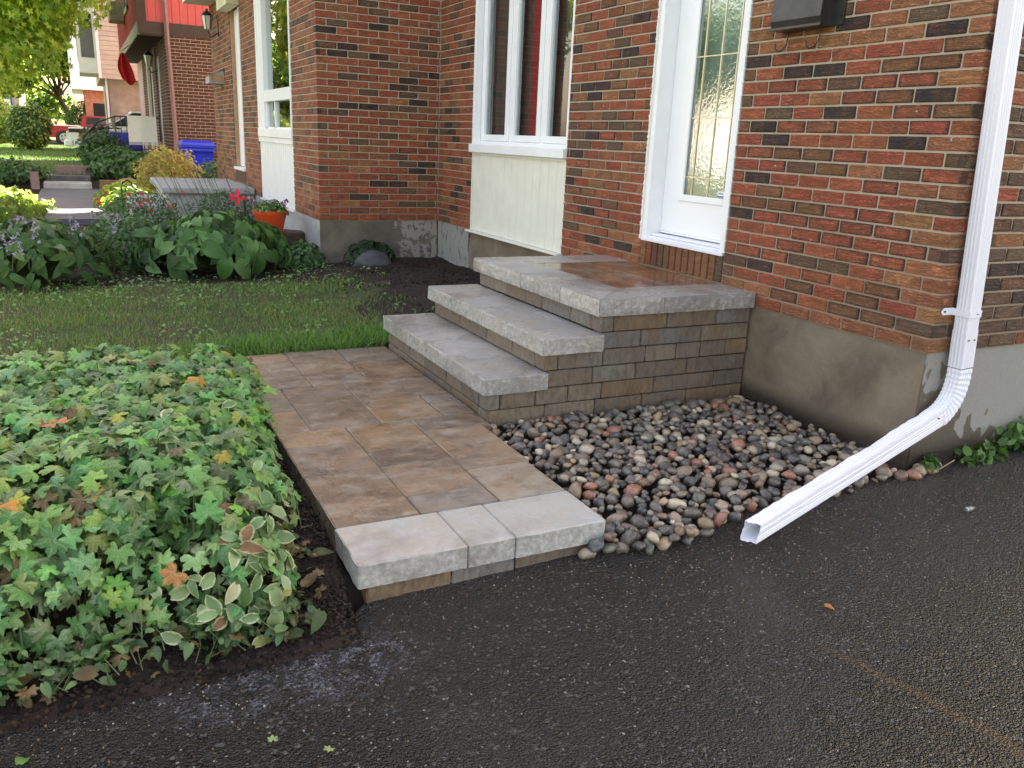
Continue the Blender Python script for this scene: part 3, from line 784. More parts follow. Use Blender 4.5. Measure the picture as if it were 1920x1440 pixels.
MB().add([(-2.2, 5.98, 5.45), (-2.2, 13.4, 5.45), (3.2, 13.4, 7.8), (3.2, 5.98, 7.8), (8.2, 5.98, 5.45), (8.2, 13.4, 5.45)], [(0, 1, 2, 3), (3, 2, 5, 4), (0, 3, 4), (1, 5, 2)]).obj('roof', 'roof', N)
# wall lantern
def lantern(x, y, z, label, s=1.0, glass='lampglass', side=-1):
    L = thing('wall_lantern', label, 'lantern', (x, y, z))
    MB().box(x - .015, x + .012, y - .04 * s, y + .04 * s, z - .16 * s, z + .02 * s).tube([(x - .01, y, z - .12 * s), (x - .10 * s, y, z - .18 * s), (x - .14 * s, y, z - .10 * s)], .011).obj('bracket', 'black', L)
    c = x - .14 * s; V = []
    for zz, rr in ((-.08, .045), (.10, .075)):
        for i in range(6): a = i * math.pi / 3; V.append((c + rr * s * math.cos(a), y + rr * s * math.sin(a), z + zz * s))
    MB().add(V, [(i, (i + 1) % 6, 6 + (i + 1) % 6, 6 + i) for i in range(6)]).obj('lamp_glass', glass, L)
    bb = MB()
    for i in range(6): bb.tube([V[i], V[i + 6]], .005 * s, 4)
    bb.obj('cage', 'black', L)
    MB().tube([(c, y, z + .095 * s), (c, y, z + .125 * s), (c, y, z + .16 * s), (c, y, z + .19 * s)], [.085 * s, .06 * s, .02 * s, .012 * s], 8).obj('cap', 'black', L)
lantern(XN, 12.1, 2.38, 'old grey-black coach lantern on the brick beside the wood-framed door', 1.1)
mb = thing('mailbox', 'open wooden-fronted metal mailbox on the neighbouring brick wall below the lantern', 'mailbox', (XN, 12, 1.6))
V = [(XN, 11.75, 1.50), (XN - .22, 11.75, 1.50), (XN - .22, 11.75, 1.60), (XN, 11.75, 1.70)]; V += [(a, 12.15, c) for a, b_, c in V]
MB().add(V, [(0, 1, 2, 3), (4, 7, 6, 5), (0, 4, 5, 1), (1, 5, 6, 2), (2, 6, 7, 3)]).obj('box', 'grey_sash', mb)
box('front_plate', 'wood', XN - .20, XN - .02, 11.742, 11.748, 1.52, 1.62, mb)
MB().add([(XN - .25, 11.72, 1.60), (XN + .0, 11.72, 1.715), (XN, 12.18, 1.715), (XN - .25, 12.18, 1.60)], [(0, 1, 2, 3)]).obj('lid', 'grey_sash', mb)
# concrete porch block of the neighbour
cp = thing('concrete_porch', 'grey cast concrete porch block below the wood-framed door', 'porch', (-1.8, 10.5, -.45))
box('top', 'concrete', -2.42, -1.255, 9.42, 11.68, .0, .085, cp, b=.015)
box('base', 'concrete', -2.34, -1.26, 9.50, 11.6, -.5, -.0005, cp)
box('step', 'concrete', -2.78, -2.345, 9.6, 11.5, -.5, -.16, cp, b=.01)

# ------------------------------------------------------------------ front steps
ST = thing('front_steps', 'new three-tier stone front steps with grey cap slabs, wet on top', 'steps', (-.8, 1.9, -.6))
ZL, TH = .082, .0855
def slab_tone(k=1.): 
    v = random.uniform(.30, .39) * k; return (v, v * .975, v * .925, 0)
def slab(x0, x1, y0, y1, zt, sides, name='cap_slab', mat='slab', parent=ST, th=TH, c=None, step=.03, amp=.006, lab=None):
    cx, cy = (x0 + x1) / 2, (y0 + y1) / 2
    V, F = rough_geo(x0, x1, y0, y1, zt - th, zt, sides, step, amp, random.random() * 20, .0035, 11)
    m = MB().add(V, F).mesh(name, mat, True);
    return link(name, m, parent, color=c or slab_tone(), label=lab)
G = .0015
# treads
ys = [1.106, 1.508, 1.905, 2.70]
for a, b_ in zip(ys, ys[1:]): slab(-1.348, -.99, a + G, b_ - G, -.098, {'-x', '-y', '+y'} if a < 1.2 else {'-x', '+y'} if b_ > 2.6 else {'-x'})
ys = [1.117, 1.505, 1.906, 2.315, 2.69]
for a, b_ in zip(ys, ys[1:]): slab(-1.659, -1.30, a + G, b_ - G, -.278, {'-x', '-y', '+y'} if a < 1.2 else {'-x', '+y'} if b_ > 2.6 else {'-x'})
# landing: mitred border + brown inner pavers
def poly_slab(pts, zt, name, mat, c, rough=()):
    """prism with straight edges; edges listed in rough get a split-face strip"""
    V = []; F = []; n = len(pts); rows = [0, .25, .5, .75, 1]
    ring = []
    for i in range(n):
        a = Vector((*pts[i], 0)); b_ = Vector((*pts[(i + 1) % n], 0)); L = (b_ - a).length; k = max(1, int(L / .035)) if i in rough else 1
        for j in range(k): ring.append((a.lerp(b_, j / k), i, (b_ - a).normalized().cross(Vector((0, 0, 1)))))
    m = len(ring)
    for ri, t in enumerate(rows):
        z = zt - TH * (1 - t)
        for p, i, nr in ring:
            q = p.copy(); q.z = z
            if i in rough: q += nr * .006 * (noise.noise(Vector((p.x * 12, p.y * 12, z * 12))) + .5 * noise.noise(Vector((p.x * 30, p.y * 30, z * 30)))) - (nr * .003 if ri in (0, 4) else nr * 0)
            V.append(q)
    for ri in range(4):
        for j in range(m): F.append((ri * m + j, ri * m + (j + 1) % m, (ri + 1) * m + (j + 1) % m, (ri + 1) * m + j))
    F.append(tuple(range(4 * m, 5 * m))); F.append(tuple(range(m))[::-1])
    return MB().add(V, F).obj(name, mat, ST, color=c)
x0, x1, y0, y1, bw = -1.03, -.003, 1.117, 2.681, .305
for (a, b_, m1) in ((y0, 1.52, 1), (1.52, 2.0, 0), (2.0, y1, 2)):
    P_ = [(x0, b_ - G), (x0, a + G), (x0 + bw, a + (bw if m1 == 1 else 0) + G), (x0 + bw, b_ - (bw if m1 == 2 else 0) - G)]
    if m1 == 1: P_ = [(x0, b_ - G), (x0, a + G), (x0 + bw - .002, a + bw - .001), (x0 + bw - .002, b_ - G)]
    poly_slab(P_, ZL, 'cap_slab', 'slab', slab_tone(), (0, 3) if m1 == 2 else (0,))
for (a, b_, m1) in ((x0, -.627, 1), (-.627, -.218, 0), (-.218, x1, 0)):
    P_ = [(a + G + (.001 if m1 else 0), y0), (b_ - G, y0), (b_ - G, y0 + bw), (a + (bw + .002 if m1 else 0) + G, y0 + bw)]
    poly_slab(P_, ZL, 'cap_slab', 'slab', slab_tone(.9), (0,))
for (a, b_, m1) in ((x0, -.6, 1), (-.6, x1, 0)):
    P_ = [(b_ - G, y1), (a + G + (.002 if m1 else 0), y1), (a + (bw if m1 else 0) + G, y1 - bw + .002), (b_ - G, y1 - bw + .002)]
    poly_slab(P_, ZL, 'cap_slab', 'slab', slab_tone(), (0,))
for (a, b_, c, d) in ((x0 + bw, -.36, y0 + bw, 1.72), (-.36, x1, y0 + bw, 1.58), (x0 + bw, -.36, 1.72, y1 - bw), (-.36, x1, 1.58, 1.95), (-.36, x1, 1.95, y1 - bw)):
    link('landing_paver', MB().box(a + G, b_ - G, c + G, d - G, ZL - .05, ZL - .002 + random.uniform(-.0008, .0008), .003).mesh('landing_paver', 'landing'), ST, color=(*[v * random.uniform(.85, 1.15) for v in (.24, .11, .055)], 0))
# core and split-face blocks
box('core', 'block', -.97, -.01, 1.17, 2.63, -.62, -.008, ST, color=(.05, .04, .03, 0))
box('core', 'block', -1.29, -.975, 1.17, 2.63, -.62, -.19, ST, color=(.05, .04, .03, 0))
box('core', 'block', -1.60, -1.295, 1.17, 2.63, -.62, -.37, ST, color=(.05, .04, .03, 0))
def bl_tone():
    c = random.choice([(.17, .135, .10), (.20, .175, .145), (.20, .14, .085), (.15, .125, .10), (.20, .16, .115), (.165, .155, .145)]); k = random.uniform(.85, 1.12); return (*[v * k for v in c], 0)
def block(x0, x1, y0, y1, z0, z1, sides, parent=ST):
    g = .0025
    V, F = rough_geo(x0 + g, x1 - g, y0 + g, y1 - g, z0 + .0025, z1 - .0025, sides, .032, .006, random.random() * 20, .004, 16)
    link('wall_block', MB().add(V, F).mesh('wall_block', 'block', True), parent, color=bl_tone())
YW = 1.140; BH = .0895
crs = [(-.003, [-.998, -.918, -.579, -.246, -.004]), (-.003 - BH, [-.985, -.74, -.339, -.004]), (-.003 - 2 * BH, [-1.32, -1.237, -.969, -.70, -.498, -.331, -.154, -.004]),
       (-.003 - 3 * BH, [-1.293, -1.025, -.755, -.415, -.004]), (-.003 - 4 * BH, [-1.632, -1.556, -1.357, -1.167, -.963, -.627, -.214, -.004]), (-.003 - 5 * BH, [-1.632, -1.30, -1.0, -.7, -.4, -.004])]
for zt, js in crs:
    for a, b_ in zip(js, js[1:]): block(a, b_, YW, YW + .10, zt - BH, zt, {'-y', '-x'} if a in (-.998, -1.32, -1.632) else {'-y'})
for xf, zt, zb_, js in ((-1.0, -.003, -.0925, [1.24, 1.449, 1.78, 1.983, 2.237, 2.65]), (-1.32, -.183, -.273, [1.24, 1.506, 1.835, 2.226, 2.65]), (-1.632, -.363, -.451, [1.24, 1.464, 1.673, 1.995, 2.258, 2.66]), (-1.632, -.4515, -.56, [1.24, 1.6, 2.0, 2.3, 2.66])):
    for a, b_ in zip(js, js[1:]): block(xf, xf + .1, a, b_, zb_, zt, {'-x', '+y'})

# ------------------------------------------------------------------ walkway
WK = thing('paver_walkway', 'brown and grey slate-textured paver walkway with grey bullnose slabs at its end', 'walkway', (-2.15, 1.3, -.6))
ZW = -.483
box('bedding', simple('joint_sand', (.17, .12, .075), .95, .3, 30, .5), -2.625, -1.64, 1.06, 2.69, -.62, ZW - .008, WK)
box('bedding', bpy.data.materials['joint_sand'], -2.625, -1.705, .23, 1.06, -.62, ZW - .008, WK)
pv = [(-2.63, -2.31, .226, .71), (-2.63, -2.31, .71, 1.04), (-2.63, -2.31, 1.04, 1.24), (-2.31, -1.99, .226, .39), (-2.31, -1.99, .39, .72), (-2.31, -1.99, .72, .895), (-2.31, -1.99, .895, 1.24),
      (-1.99, -1.70, .226, .56), (-1.99, -1.685, .56, 1.07), (-1.99, -1.66, 1.07, 1.245), (-2.63, -2.465, 1.24, 1.55), (-2.63, -2.465, 1.55, 1.93), (-2.465, -2.13, 1.24, 1.75), (-2.465, -2.13, 1.75, 1.93),
      (-2.13, -1.81, 1.24, 1.59), (-1.81, -1.636, 1.245, 1.59), (-2.13, -1.636, 1.59, 1.945), (-2.63, -2.29, 1.93, 2.48), (-2.63, -2.29, 2.48, 2.70), (-2.29, -1.97, 1.93, 2.12), (-2.29, -1.97, 2.12, 2.48), (-2.29, -1.97, 2.48, 2.70),
      (-1.97, -1.636, 1.945, 2.33), (-1.97, -1.636, 2.33, 2.69)]
pt = [(.20, .145, .10), (.21, .185, .155), (.155, .115, .082), (.235, .155, .09), (.24, .215, .18), (.18, .135, .10), (.17, .15, .13)]
for i, (a, b_, c, d) in enumerate(pv):
    g = .0032
    V, F = rough_geo(a + g + .0012, b_ - g - .0012, c + g, d - g, ZW - .055, ZW + random.uniform(-.0015, .0015), {'-x', '+x', '-y', '+y'}, .04, .0025, i, .004, 20)
    c_ = pt[(i * 5 + i // 4) % len(pt)]; k = random.uniform(.66, 1.2)
    if i == 7: c_ = (.30, .26, .20)
    link('paver', MB().add(V, F).mesh('paver', 'paver', True), WK, color=(*[v * k for v in c_], 0))
for a, b_ in ((-2.632, -2.25), (-2.25, -2.07), (-2.07, -1.70)):
    slab(a + G, b_ - G, -.066, .222, ZW + .001, {'-y'} | ({'-x'} if a < -2.6 else set()) | ({'+x'} if b_ > -1.8 else set()), parent=WK, c=(.40, .397, .375, 0))
for a, b_ in ((-2.60, -2.30), (-2.30, -2.06), (-2.06, -1.73)): block(a, b_, -.048, .10, -.70, -.571, {'-y', '-x'}, WK)

# ------------------------------------------------------------------ river stones
RS = thing('river_stone_bed', 'bed of wet rounded river stones in mixed colours between the steps and driveway', 'stone bed', (-.8, .5, -.6))
def in_bed(x, y):
    if y > 1.125 or x > -.005: 
        return (x <= .22 and y > 1e9)
    if y < -.035 + .07 * math.sin(x * 5.3 + 1) * .5 - .12 * math.exp(-((x + 1.35) / .35) ** 2): return False
    left = -1.675 if y > .25 else -1.70
    if y > 1.08: left = -1.6
    if x < left + .02: return y < -.07 and x > -1.80 and y > -.15
    return True
tmpls = []
for k in range(12):
    bm = bmesh.new(); bmesh.ops.create_icosphere(bm, subdivisions=2, radius=1)
    sx, sy, sz = random.uniform(.95, 1.25), random.uniform(.72, .95), random.uniform(.55, .78)
    ang = k % 3 != 1
    for v in bm.verts:
        n_ = v.co.normalized(); d = 1 + .30 * noise.noise(n_ * 1.1 + Vector((k * 5, 0, 0))) + .14 * noise.noise(n_ * 2.4 + Vector((0, k * 3, 0)))
        if ang:
            for pl in range(5):
                pn_ = Vector((math.sin(pl * 2.1 + k), math.cos(pl * 1.7 + k * 2), math.sin(pl * 3.3 + k))).normalized(); dd = n_.dot(pn_) * d
                if dd > .72: d *= .72 / dd
        v.co = Vector((n_.x * d * sx, n_.y * d * sy, n_.z * d * sz))
    bm.verts.index_update()
    tmpls.append(Tmpl([v.co.copy() for v in bm.verts], [[v.index for v in f.verts] for f in bm.faces], None, 'stone', 'stone')); bm.free()
SC = [(.035, .035, .04), (.05, .047, .043), (.07, .065, .06), (.11, .105, .095), (.34, .31, .26), (.42, .38, .31), (.26, .21, .14), (.22, .19, .15), (.20, .185, .16), (.10, .07, .055), (.13, .075, .05), (.24, .105, .07), (.20, .15, .12), (.13, .10, .06), (.24, .175, .10), (.065, .05, .042), (.03, .037, .048), (.07, .08, .065), (.06, .048, .048), (.09, .083, .075), (.03, .03, .03), (.045, .04, .037), (.15, .145, .135)]
st_ = []; cell = {}
def near(x, y):
    cx, cy = int(x / .08), int(y / .08)
    for i in (cx - 1, cx, cx + 1):
        for j in (cy - 1, cy, cy + 1): yield from cell.get((i, j), ())
inst = []
for it in range(9000):
    x, y = random.uniform(-1.82, .0), random.uniform(-.2, 1.13)
    if not in_bed(x, y): continue
    r = random.choice((.018, .024, .030, .034, .038, .042, .048)) * random.uniform(.85, 1.12)
    if y < -.02: r = min(r, .034)
    if x > -.02 - r or y > 1.135 - r or (x < -1.66 + r and y > .22): continue
    base = min(-.56 + .03 * y, -.5) if y > 0 else za(x) 
    z = base - .01 + r * .5 if y > .06 else za(x) + r * .55
    ok = True
    for (a, b_, c, q) in near(x, y):
        d = math.hypot(x - a, y - b_); s_ = (r + q) * .80
        if d < s_: z = max(z, c + math.sqrt(max(0, s_ * s_ - d * d)) * .72)
    zmax = (-.535 + .035 * sm(0, .5, y)) + .012 * noise.noise(Vector((x * 3, y * 3, 1)))
    if z + r * .3 > zmax: continue
    cell.setdefault((int(x / .08), int(y / .08)), []).append((x, y, z, r)) if ok else None
    c = random.choice(SC); k = random.uniform(.85, 1.45)
    e = Euler((random.gauss(0, .3), random.gauss(0, .3), random.uniform(0, 6.28))).to_quaternion()
    inst.append((random.choice(tmpls), mat4((x, y, z), e, r), (*[v * k for v in c], 0), r * 20 + (z - zmax) * 14))
for (x, y) in ((.06, -.02), (.12, -.03), (.03, -.045), (-.04, -.06), (.09, -.055), (-.10, -.05), (.16, -.03)):
    inst.append((random.choice(tmpls), mat4((x, y, za(x) + .016), Euler((0, 0, x * 40)).to_quaternion(), random.uniform(.026, .04)), (*random.choice(SC[3:12]), 0), 2))
scatter(RS, inst, 300, 'stone', 'stones', 'stone')
print('stones', len(inst))

# ------------------------------------------------------------------ downspout
DS = thing('downspout', 'white corrugated aluminium downspout strapped to the brick corner, kicking out over the stones', 'downspout', (.12, -.05, -.1))
def spout_prof():
    P_ = []; W, D = .0375, .0325
    def side(a, b_, n):
        for i in range(n * 4):
            t = i / (n * 4); x = a[0] + (b_[0] - a[0]) * t; y = a[1] + (b_[1] - a[1]) * t; nx, ny = (b_[1] - a[1]), -(b_[0] - a[0]); l = math.hypot(nx, ny)
            d = .0011 * (1 if (i % 4) in (2, 3) else -1) if .15 < t < .85 else 0
            P_.append((x + nx / l * d, y + ny / l * d))
    side((-W, -D), (W, -D), 5); side((W, -D), (W, D), 3); side((W, D), (-W, D), 3); side((-W, D), (-W, -D), 4); return P_
PF = spout_prof()
def loft(path, name, ribs=None, crush=None, scale=1.0, cap=False):
    V = []; F = []; n = len(PF); path = [Vector(p) for p in path]
    for i, p in enumerate(path):
        d = (path[min(i + 1, len(path) - 1)] - path[max(i - 1, 0)]).normalized(); b_ = Vector((0, -1, 0)); b_ = (b_ - d * b_.dot(d)).normalized(); a = d.cross(b_) * -1
        sc = scale * (1 + (ribs if ribs and i % 2 else 0))
        for u, v in PF:
            q = p + a * u * sc - b_ * v * sc
            if crush: q += crush(i / (len(path) - 1), u, v, a, b_)
            V.append(q)
    for i in range(len(path) - 1):
        for k in range(n): F.append((i * n + k, i * n + (k + 1) % n, (i + 1) * n + (k + 1) % n, (i + 1) * n + k))
    m = MB().add(V, F).mesh(name, 'white2', False); return link(name, m, DS)
def dx(z): return .1385 - .084 * (z - .2)
loft([(dx(z), -.052, z) for z in np.linspace(4.5, .10, 12)], 'pipe')
loft([(dx(z), -.052, z) for z in (.115, .10, .04, -.055)], 'collar', scale=1.05)
el = []
c0 = Vector((dx(-.06), -.052, -.06)); pe = Vector((.048, -.062, -.278)); cc = Vector((.172, -.052, -.222))
for i in range(23):
    t = i / 22; u = 1 - t; el.append(c0 * u ** 2 + cc * 2 * u * t + pe * t ** 2)
loft(el, 'elbow', ribs=.07)
end = Vector((-1.165, -.245, -.545)); dd = (end - pe)
def crush(t, u, v, a, b_):
    q = Vector((0, 0, 0))
    s_ = .006 * noise.noise(Vector((t * 9, v * 20, 3))) + (.004 * noise.noise(Vector((t * 26, 1, v * 30))))
    if u < 0: q += Vector((0, 0, 1)) * (s_ - .006 * sm(.0, .4, t))
    if v > .01: q += b_ * s_ * -.8
    if t > .97: q += (end - pe).normalized() * (.016 * math.sin(u * 40) + .008 * math.sin(v * 70))
    return q
loft([pe - dd * .012 + dd * 1.012 * t for t in np.linspace(0, 1, 44)], 'extension', crush=crush, scale=.97)
zs = .192; xs_ = dx(zs)
sp = MB().box(xs_ - .041, xs_ + .041, -.0885, -.0865, zs - .016, zs + .016).box(xs_ - .0415, xs_ - .0395, -.0885, -.001, zs - .016, zs + .016)
sp.add([(xs_ - .041, -.004, zs - .016), (xs_ - .041, -.004, zs + .016), (xs_ - .100, -.004, zs + .016), (xs_ - .115, -.004, zs), (xs_ - .100, -.004, zs - .016)], [(0, 1, 2, 3, 4)])
spo = sp.obj('strap', 'white2', DS)
MB().disc((xs_ - .092, -.007, zs), .0045, 'y', 10, .004).obj('screw', 'black', DS); MB().disc((xs_ + .012, -.091, zs), .003, 'y', 8, .003).obj('screw', 'rust', DS)
for (x, z) in ((dx(.08) - .02, .075), (dx(.08) + .018, .075)): MB().disc((x, -.090, z), .004, 'y', 8, .004).obj('screw', 'rust', DS)
MB().tube([(.008, -.10, -.27), (.008, -.106, -.27)], .004).obj('screw', 'rust', DS)
# can / plug on asphalt
cn = thing('metal_bulb', 'small metal threaded plug lying on the dark driveway', 'plug', (-.127, -.413, za(-.127)))
cx, cy, cz = -.127, -.413, za(-.127)
MB().tube([(cx - .022, cy, cz + .014), (cx + .002, cy, cz + .014)], [.013, .013], 14).obj('body', 'steel', cn)
MB().tube([(cx + .002, cy, cz + .014), (cx + .004, cy, cz + .014), (cx + .02, cy + .002, cz + .014)], [.010, .011, .011], 14).obj('neck', 'black', cn)
MB().tube([(cx - .026, cy, cz + .014), (cx - .0225, cy, cz + .014)], [.007, .012], 12).obj('cap', 'chrome', cn)
# mailbox on the right-hand pier
MX = thing('mailbox', 'black metal mailbox with two paper hooks, on the brick right of the front door', 'mailbox', (-.05, .95, 1.43))
V = [(-.004, 0, 0), (-.085, 0, .0), (-.095, 0, .03), (-.08, 0, .36), (-.004, 0, .36)]
V = [(a, .825, 1.442 + c) for a, b_, c in V] + [(a, 1.160, 1.442 + c) for a, b_, c in V]
MB().add(V, [(4, 3, 2, 1, 0), (5, 6, 7, 8, 9)] + [(i, (i + 1) % 5, 5 + (i + 1) % 5, 5 + i) for i in range(5)]).obj('box', 'mailbox', MX)
box('back_plate', 'mailbox', -.006, -.001, .762, 1.17, 1.436, 1.80, MX)
box('bottom_rim', 'mailbox', -.098, -.002, .817, 1.166, 1.430, 1.4405, MX)
for y in (1.10, .885):
    MB().tube([(-.02, y, 1.42), (-.025, y, 1.37), (-.035, y + .012, 1.345), (-.04, y + .04, 1.335), (-.04, y + .062, 1.35), (-.04, y + .066, 1.375)], .0035, 6).obj('hook', 'black', MX)

# ------------------------------------------------------------------ leaf templates
def fan_leaf(lobes, n=5, depth=.45, droop=.22, fold=.12, mat='geranium', name='leaf', serr=.10):
    """palmate leaf, stalk at the origin notch, blade lies in XY, tip towards +Y"""
    V = [(0, 0, 0)]; UV = [(0, 0)]; m = lobes
    angs = np.linspace(-2.55, 2.55, m)
    for rg in (.5, 1.0):
        for i, a in enumerate(angs):
            ph = (a + 2.55) / 5.1 * n; lob = abs((ph % 1) - .5) * 2   # 0 at lobe tip .. 1 between lobes
            r = 1 - depth * lob ** 1.6
            if rg == 1: r += serr * (1 if i % 2 else -1) * (1 - lob * .7) * .8
            r *= rg * (1.0 if abs(a) < 1.9 else .85)
            if rg == .5: r = .5 * (1 - depth * .35 * lob)
            x, y = math.sin(a) * r, math.cos(a) * r
            z = -droop * r * r + fold * (abs(math.sin(ph * math.pi)) - .5) * r
            z += .16 * rg * noise.noise(Vector((x * 2.2 + droop * 31, y * 2.2, droop * 50)))
            V.append((x * .5, y * .5, z * .5)); UV.append((ph, rg))
    F = []
    for i in range(m - 1): F.append((0, 1 + i, 2 + i)); F.append((1 + i, 1 + m + i, 2 + m + i, 2 + i))
    return Tmpl(V, [f[::-1] for f in F], UV, mat, name)
def blade_leaf(nl=6, W=.7, droop=.45, cup=.18, mat='hosta', name='leaf', heart=.25, wave=.0, tip=1.0):
    V = []; UV = []; F = []; c = [-1, -.55, 0, .55, 1]
    for i in range(nl + 1):
        t = i / nl; w_ = W * .5 * (math.sin(math.pi * min(1, (t * .86 + .14)) ** tip) ** .75 if 0 < t < 1 else (.42 if t == 0 else .0))
        for j, s_ in enumerate(c):
            y = t - (heart * .35 * abs(s_) if t == 0 else heart * .12 * abs(s_) * (1 - t)); x = s_ * w_
            z = -droop * t * t + cup * abs(s_) * w_ * 1.6 + wave * math.sin(t * 14 + j * 2) * abs(s_)
            V.append((x, y, z)); UV.append((s_ * (.5 + .5 * w_ / W), max(abs(s_), (t - .7) / .3 if t > .7 else 0)))
    for i in range(nl):
        for j in range(4): a = i * 5 + j; F.append((a, a + 1, a + 6, a + 5))
    return Tmpl(V, F, UV, mat, name)
GL = [fan_leaf(31, 5 + k % 2 * 2, .42, .06 + .11 * k, .14 + .04 * (k % 3), 'geranium') for k in range(8)]
EL = [blade_leaf(5, .72, .2 + .2 * k, .2, 'elder', 'leaf', .3, .03) for k in range(4)]
HL = [blade_leaf(7, .78, .35 + .16 * k, .22, 'hosta', 'leaf', .5, .012) for k in range(4)]
NL = [blade_leaf(5, .46, .3 + .2 * k, .2, 'hosta', 'leaf', .2, .0) for k in range(3)]
SL = [Tmpl([(0, 0, 0), (-.28, .45, .06), (0, .5, -.02), (.28, .45, .06), (0, 1, -.18 - .1 * k)], [(0, 2, 1), (0, 3, 2), (1, 2, 4), (2, 3, 4)], [(0, 0), (-1, 1), (0, 0), (1, 1), (0, 1)], 'leaf', 'leaf') for k in range(3)]
def pick(cols, v=.2):
    c = random.choice(cols); k = random.uniform(1 - v, 1 + v); return tuple(x * k for x in c)
def leafmat(p, nrm, yaw, size, sc=(1, 1, 1)): return mat4(p, orient(nrm, yaw), tuple(size * s_ for s_ in sc))

# ------------------------------------------------------------------ geranium patch with variegated ground elder
GBASE = -.53
def gfoot(x, y):   # signed distance inside the footprint
    right = -2.66 + .05 * math.sin(y * 4.1 + 1) - .20 * (1 - sm(-.05, .75, y)) + .09 * sm(.7, 1.2, y); back = 2.40 + .09 * math.sin(x * 5)+ .25 * min(0, (x + 3.1)); frt = -.10 + .05 * math.sin(x * 7) - .03 * sm(-3.2, -3.7, x)
    return min(right - x, back - y, y - frt)
def gtop(x, y):
    d = gfoot(x, y)
    if d < 0: return None
    t = min(1, d / .48); return GBASE + .05 - .10 * (1 - sm(-.2, .4, y)) + (.23 + .07 * sm(1.8, .3, y) + .045 * noise.noise(Vector((x * 3.5, y * 3.5, 0)))) * math.sqrt(1 - (1 - t) ** 2)
def gnorm(x, y):
    e = .05; a = gtop(x, y); b_ = gtop(x + e, y); c = gtop(x, y + e)
    b_ = a - .09 if b_ is None else b_; c = a - .05 if c is None else c
    return Vector((-(b_ - a) / e, -(c - a) / e, 1)).normalized()
GG = [(.15, .31, .09), (.19, .36, .12), (.10, .24, .06), (.24, .42, .14), (.08, .18, .05), (.16, .32, .13), (.19, .37, .07), (.06, .14, .04)]
GP = thing('geranium_patch', 'big mound of lobed green hardy geranium leaves along the left side of the walkway', 'plant', (-3.4, 1.1, -.6))
EP = thing('ground_elder', 'cream-edged variegated ground elder mixed into the lower front of the geranium mound', 'plant', (-3.0, .2, -.6))
gi = []; ei = []; stm = MB(); cnt = 0
while cnt < 6200:
    x, y = random.uniform(-5.3, -2.62), random.uniform(-.35, 2.6); z = gtop(x, y)
    if z is None: continue
    cnt += 1; lay = random.random() ** 1.7 * .17; d = gfoot(x, y)
    n = (gnorm(x, y) + Vector((random.gauss(0, .42), random.gauss(0, .42), .2)) + Vector((-.10, -.25, 0))).normalized()
    if d < .05: n = (n + Vector((.5 if -2.7 - x < .1 else 0, -.4 if y < 0 else 0, 0))).normalized()
    yaw = random.uniform(-3.14, 3.14)
    # variegated plants gather at the front right
    pe_ = -.07 + .34 * sm(.9, -.1, y) * sm(-3.7, -2.8, x) + .10 * sm(.25, -.1, y)
    nz = noise.noise(Vector((x * 3, y * 3, 9))); pe_ += nz * .42
    if random.random() < pe_:
        dead = random.random()
        c = pick([(.15, .26, .10), (.18, .29, .13), (.12, .22, .08), (.24, .32, .16)], .2); al = random.choice((1., 1., .8, .3))
        if dead < .10: c = pick([(.20, .09, .035), (.14, .06, .03)]); al = .5
        elif dead < .17: c = pick([(.36, .34, .20), (.30, .32, .10)])
        for k in range(random.choice((1, 2, 3))):
            ei.append((random.choice(EL), leafmat((x + random.uniform(-.03, .03), y + random.uniform(-.03, .03), z + .012 - lay), n + Vector((random.gauss(0, .35), random.gauss(0, .35), 0)), yaw + k * 1.7, random.uniform(.038, .068)), (*c, al)))
    else:
        s_ = random.uniform(.062, .108) * (1 - .2 * (d < .08)); z += .05 * random.random() ** 3; c = pick(GG, .16)
        q = random.random()
        if q < .004: c = (.50, .24, .04)
        elif q < .016: c = (.36, .40, .06)
        elif q < .04: c = (.13, .065, .03)
        k_ = .55 + .55 * (1 - lay / .17); c = tuple(v * random.choice((.75, 1, 1.15)) for v in c)
        gi.append((random.choice(GL), leafmat((x, y, z - lay), n, yaw, s_, (1, 1, 1)), (*c, 0), 1.0 - lay * 3))
    if random.random() < .22:
        stm.tube([(x + random.uniform(-.04, .04), y + random.uniform(-.04, .04), GBASE - .05), (x, y, z - lay)], .0022, 3, False)
# the big orange leaf at the left and another low in front
gi.append((GL[1], leafmat((-3.60, .22, -.235), (-.1, -.5, 1), 2.6, .125), (.62, .25, .035, 0), 9))
gi.append((GL[2], leafmat((-3.17, -.13, -.36), (0, -.6, .8), 2.2, .085), (.42, .17, .05, 0), 9))
scatter(GP, gi, 300, 'leaf', 'leaves', 'geranium'); stm.obj('stems', 'stem', GP, kind='stuff')
# trailing sprigs low along the front edge
tr = MB()
for k in range(70):
    x = random.uniform(-3.75, -2.84); y = -.09 + random.uniform(-.06, .05) - .03 * sm(-3.2, -3.7, x); z = -.62 + .0 + random.uniform(0, .05)
    tr.tube([(x, y + .06, z + .02), (x + random.uniform(-.03, .03), y, z + .02), (x + random.uniform(-.06, .06), y - .05, z - .005)], .0018, 3, False)
    for j in range(5):
        c = pick([(.06, .14, .035), (.09, .17, .06), (.05, .10, .04)])
        ei.append((random.choice(EL), leafmat((x + random.uniform(-.06, .06), y + random.uniform(-.05, .05), z + random.uniform(0, .05)), (random.gauss(0, .5), -.5 + random.gauss(0, .4), 1), random.uniform(-3, 3), random.uniform(.02, .04)), (*c, 0), .6))
scatter(EP, ei, 260, 'leaf', 'leaves', 'elder'); tr.obj('stems', 'stem', EP, kind='stuff')

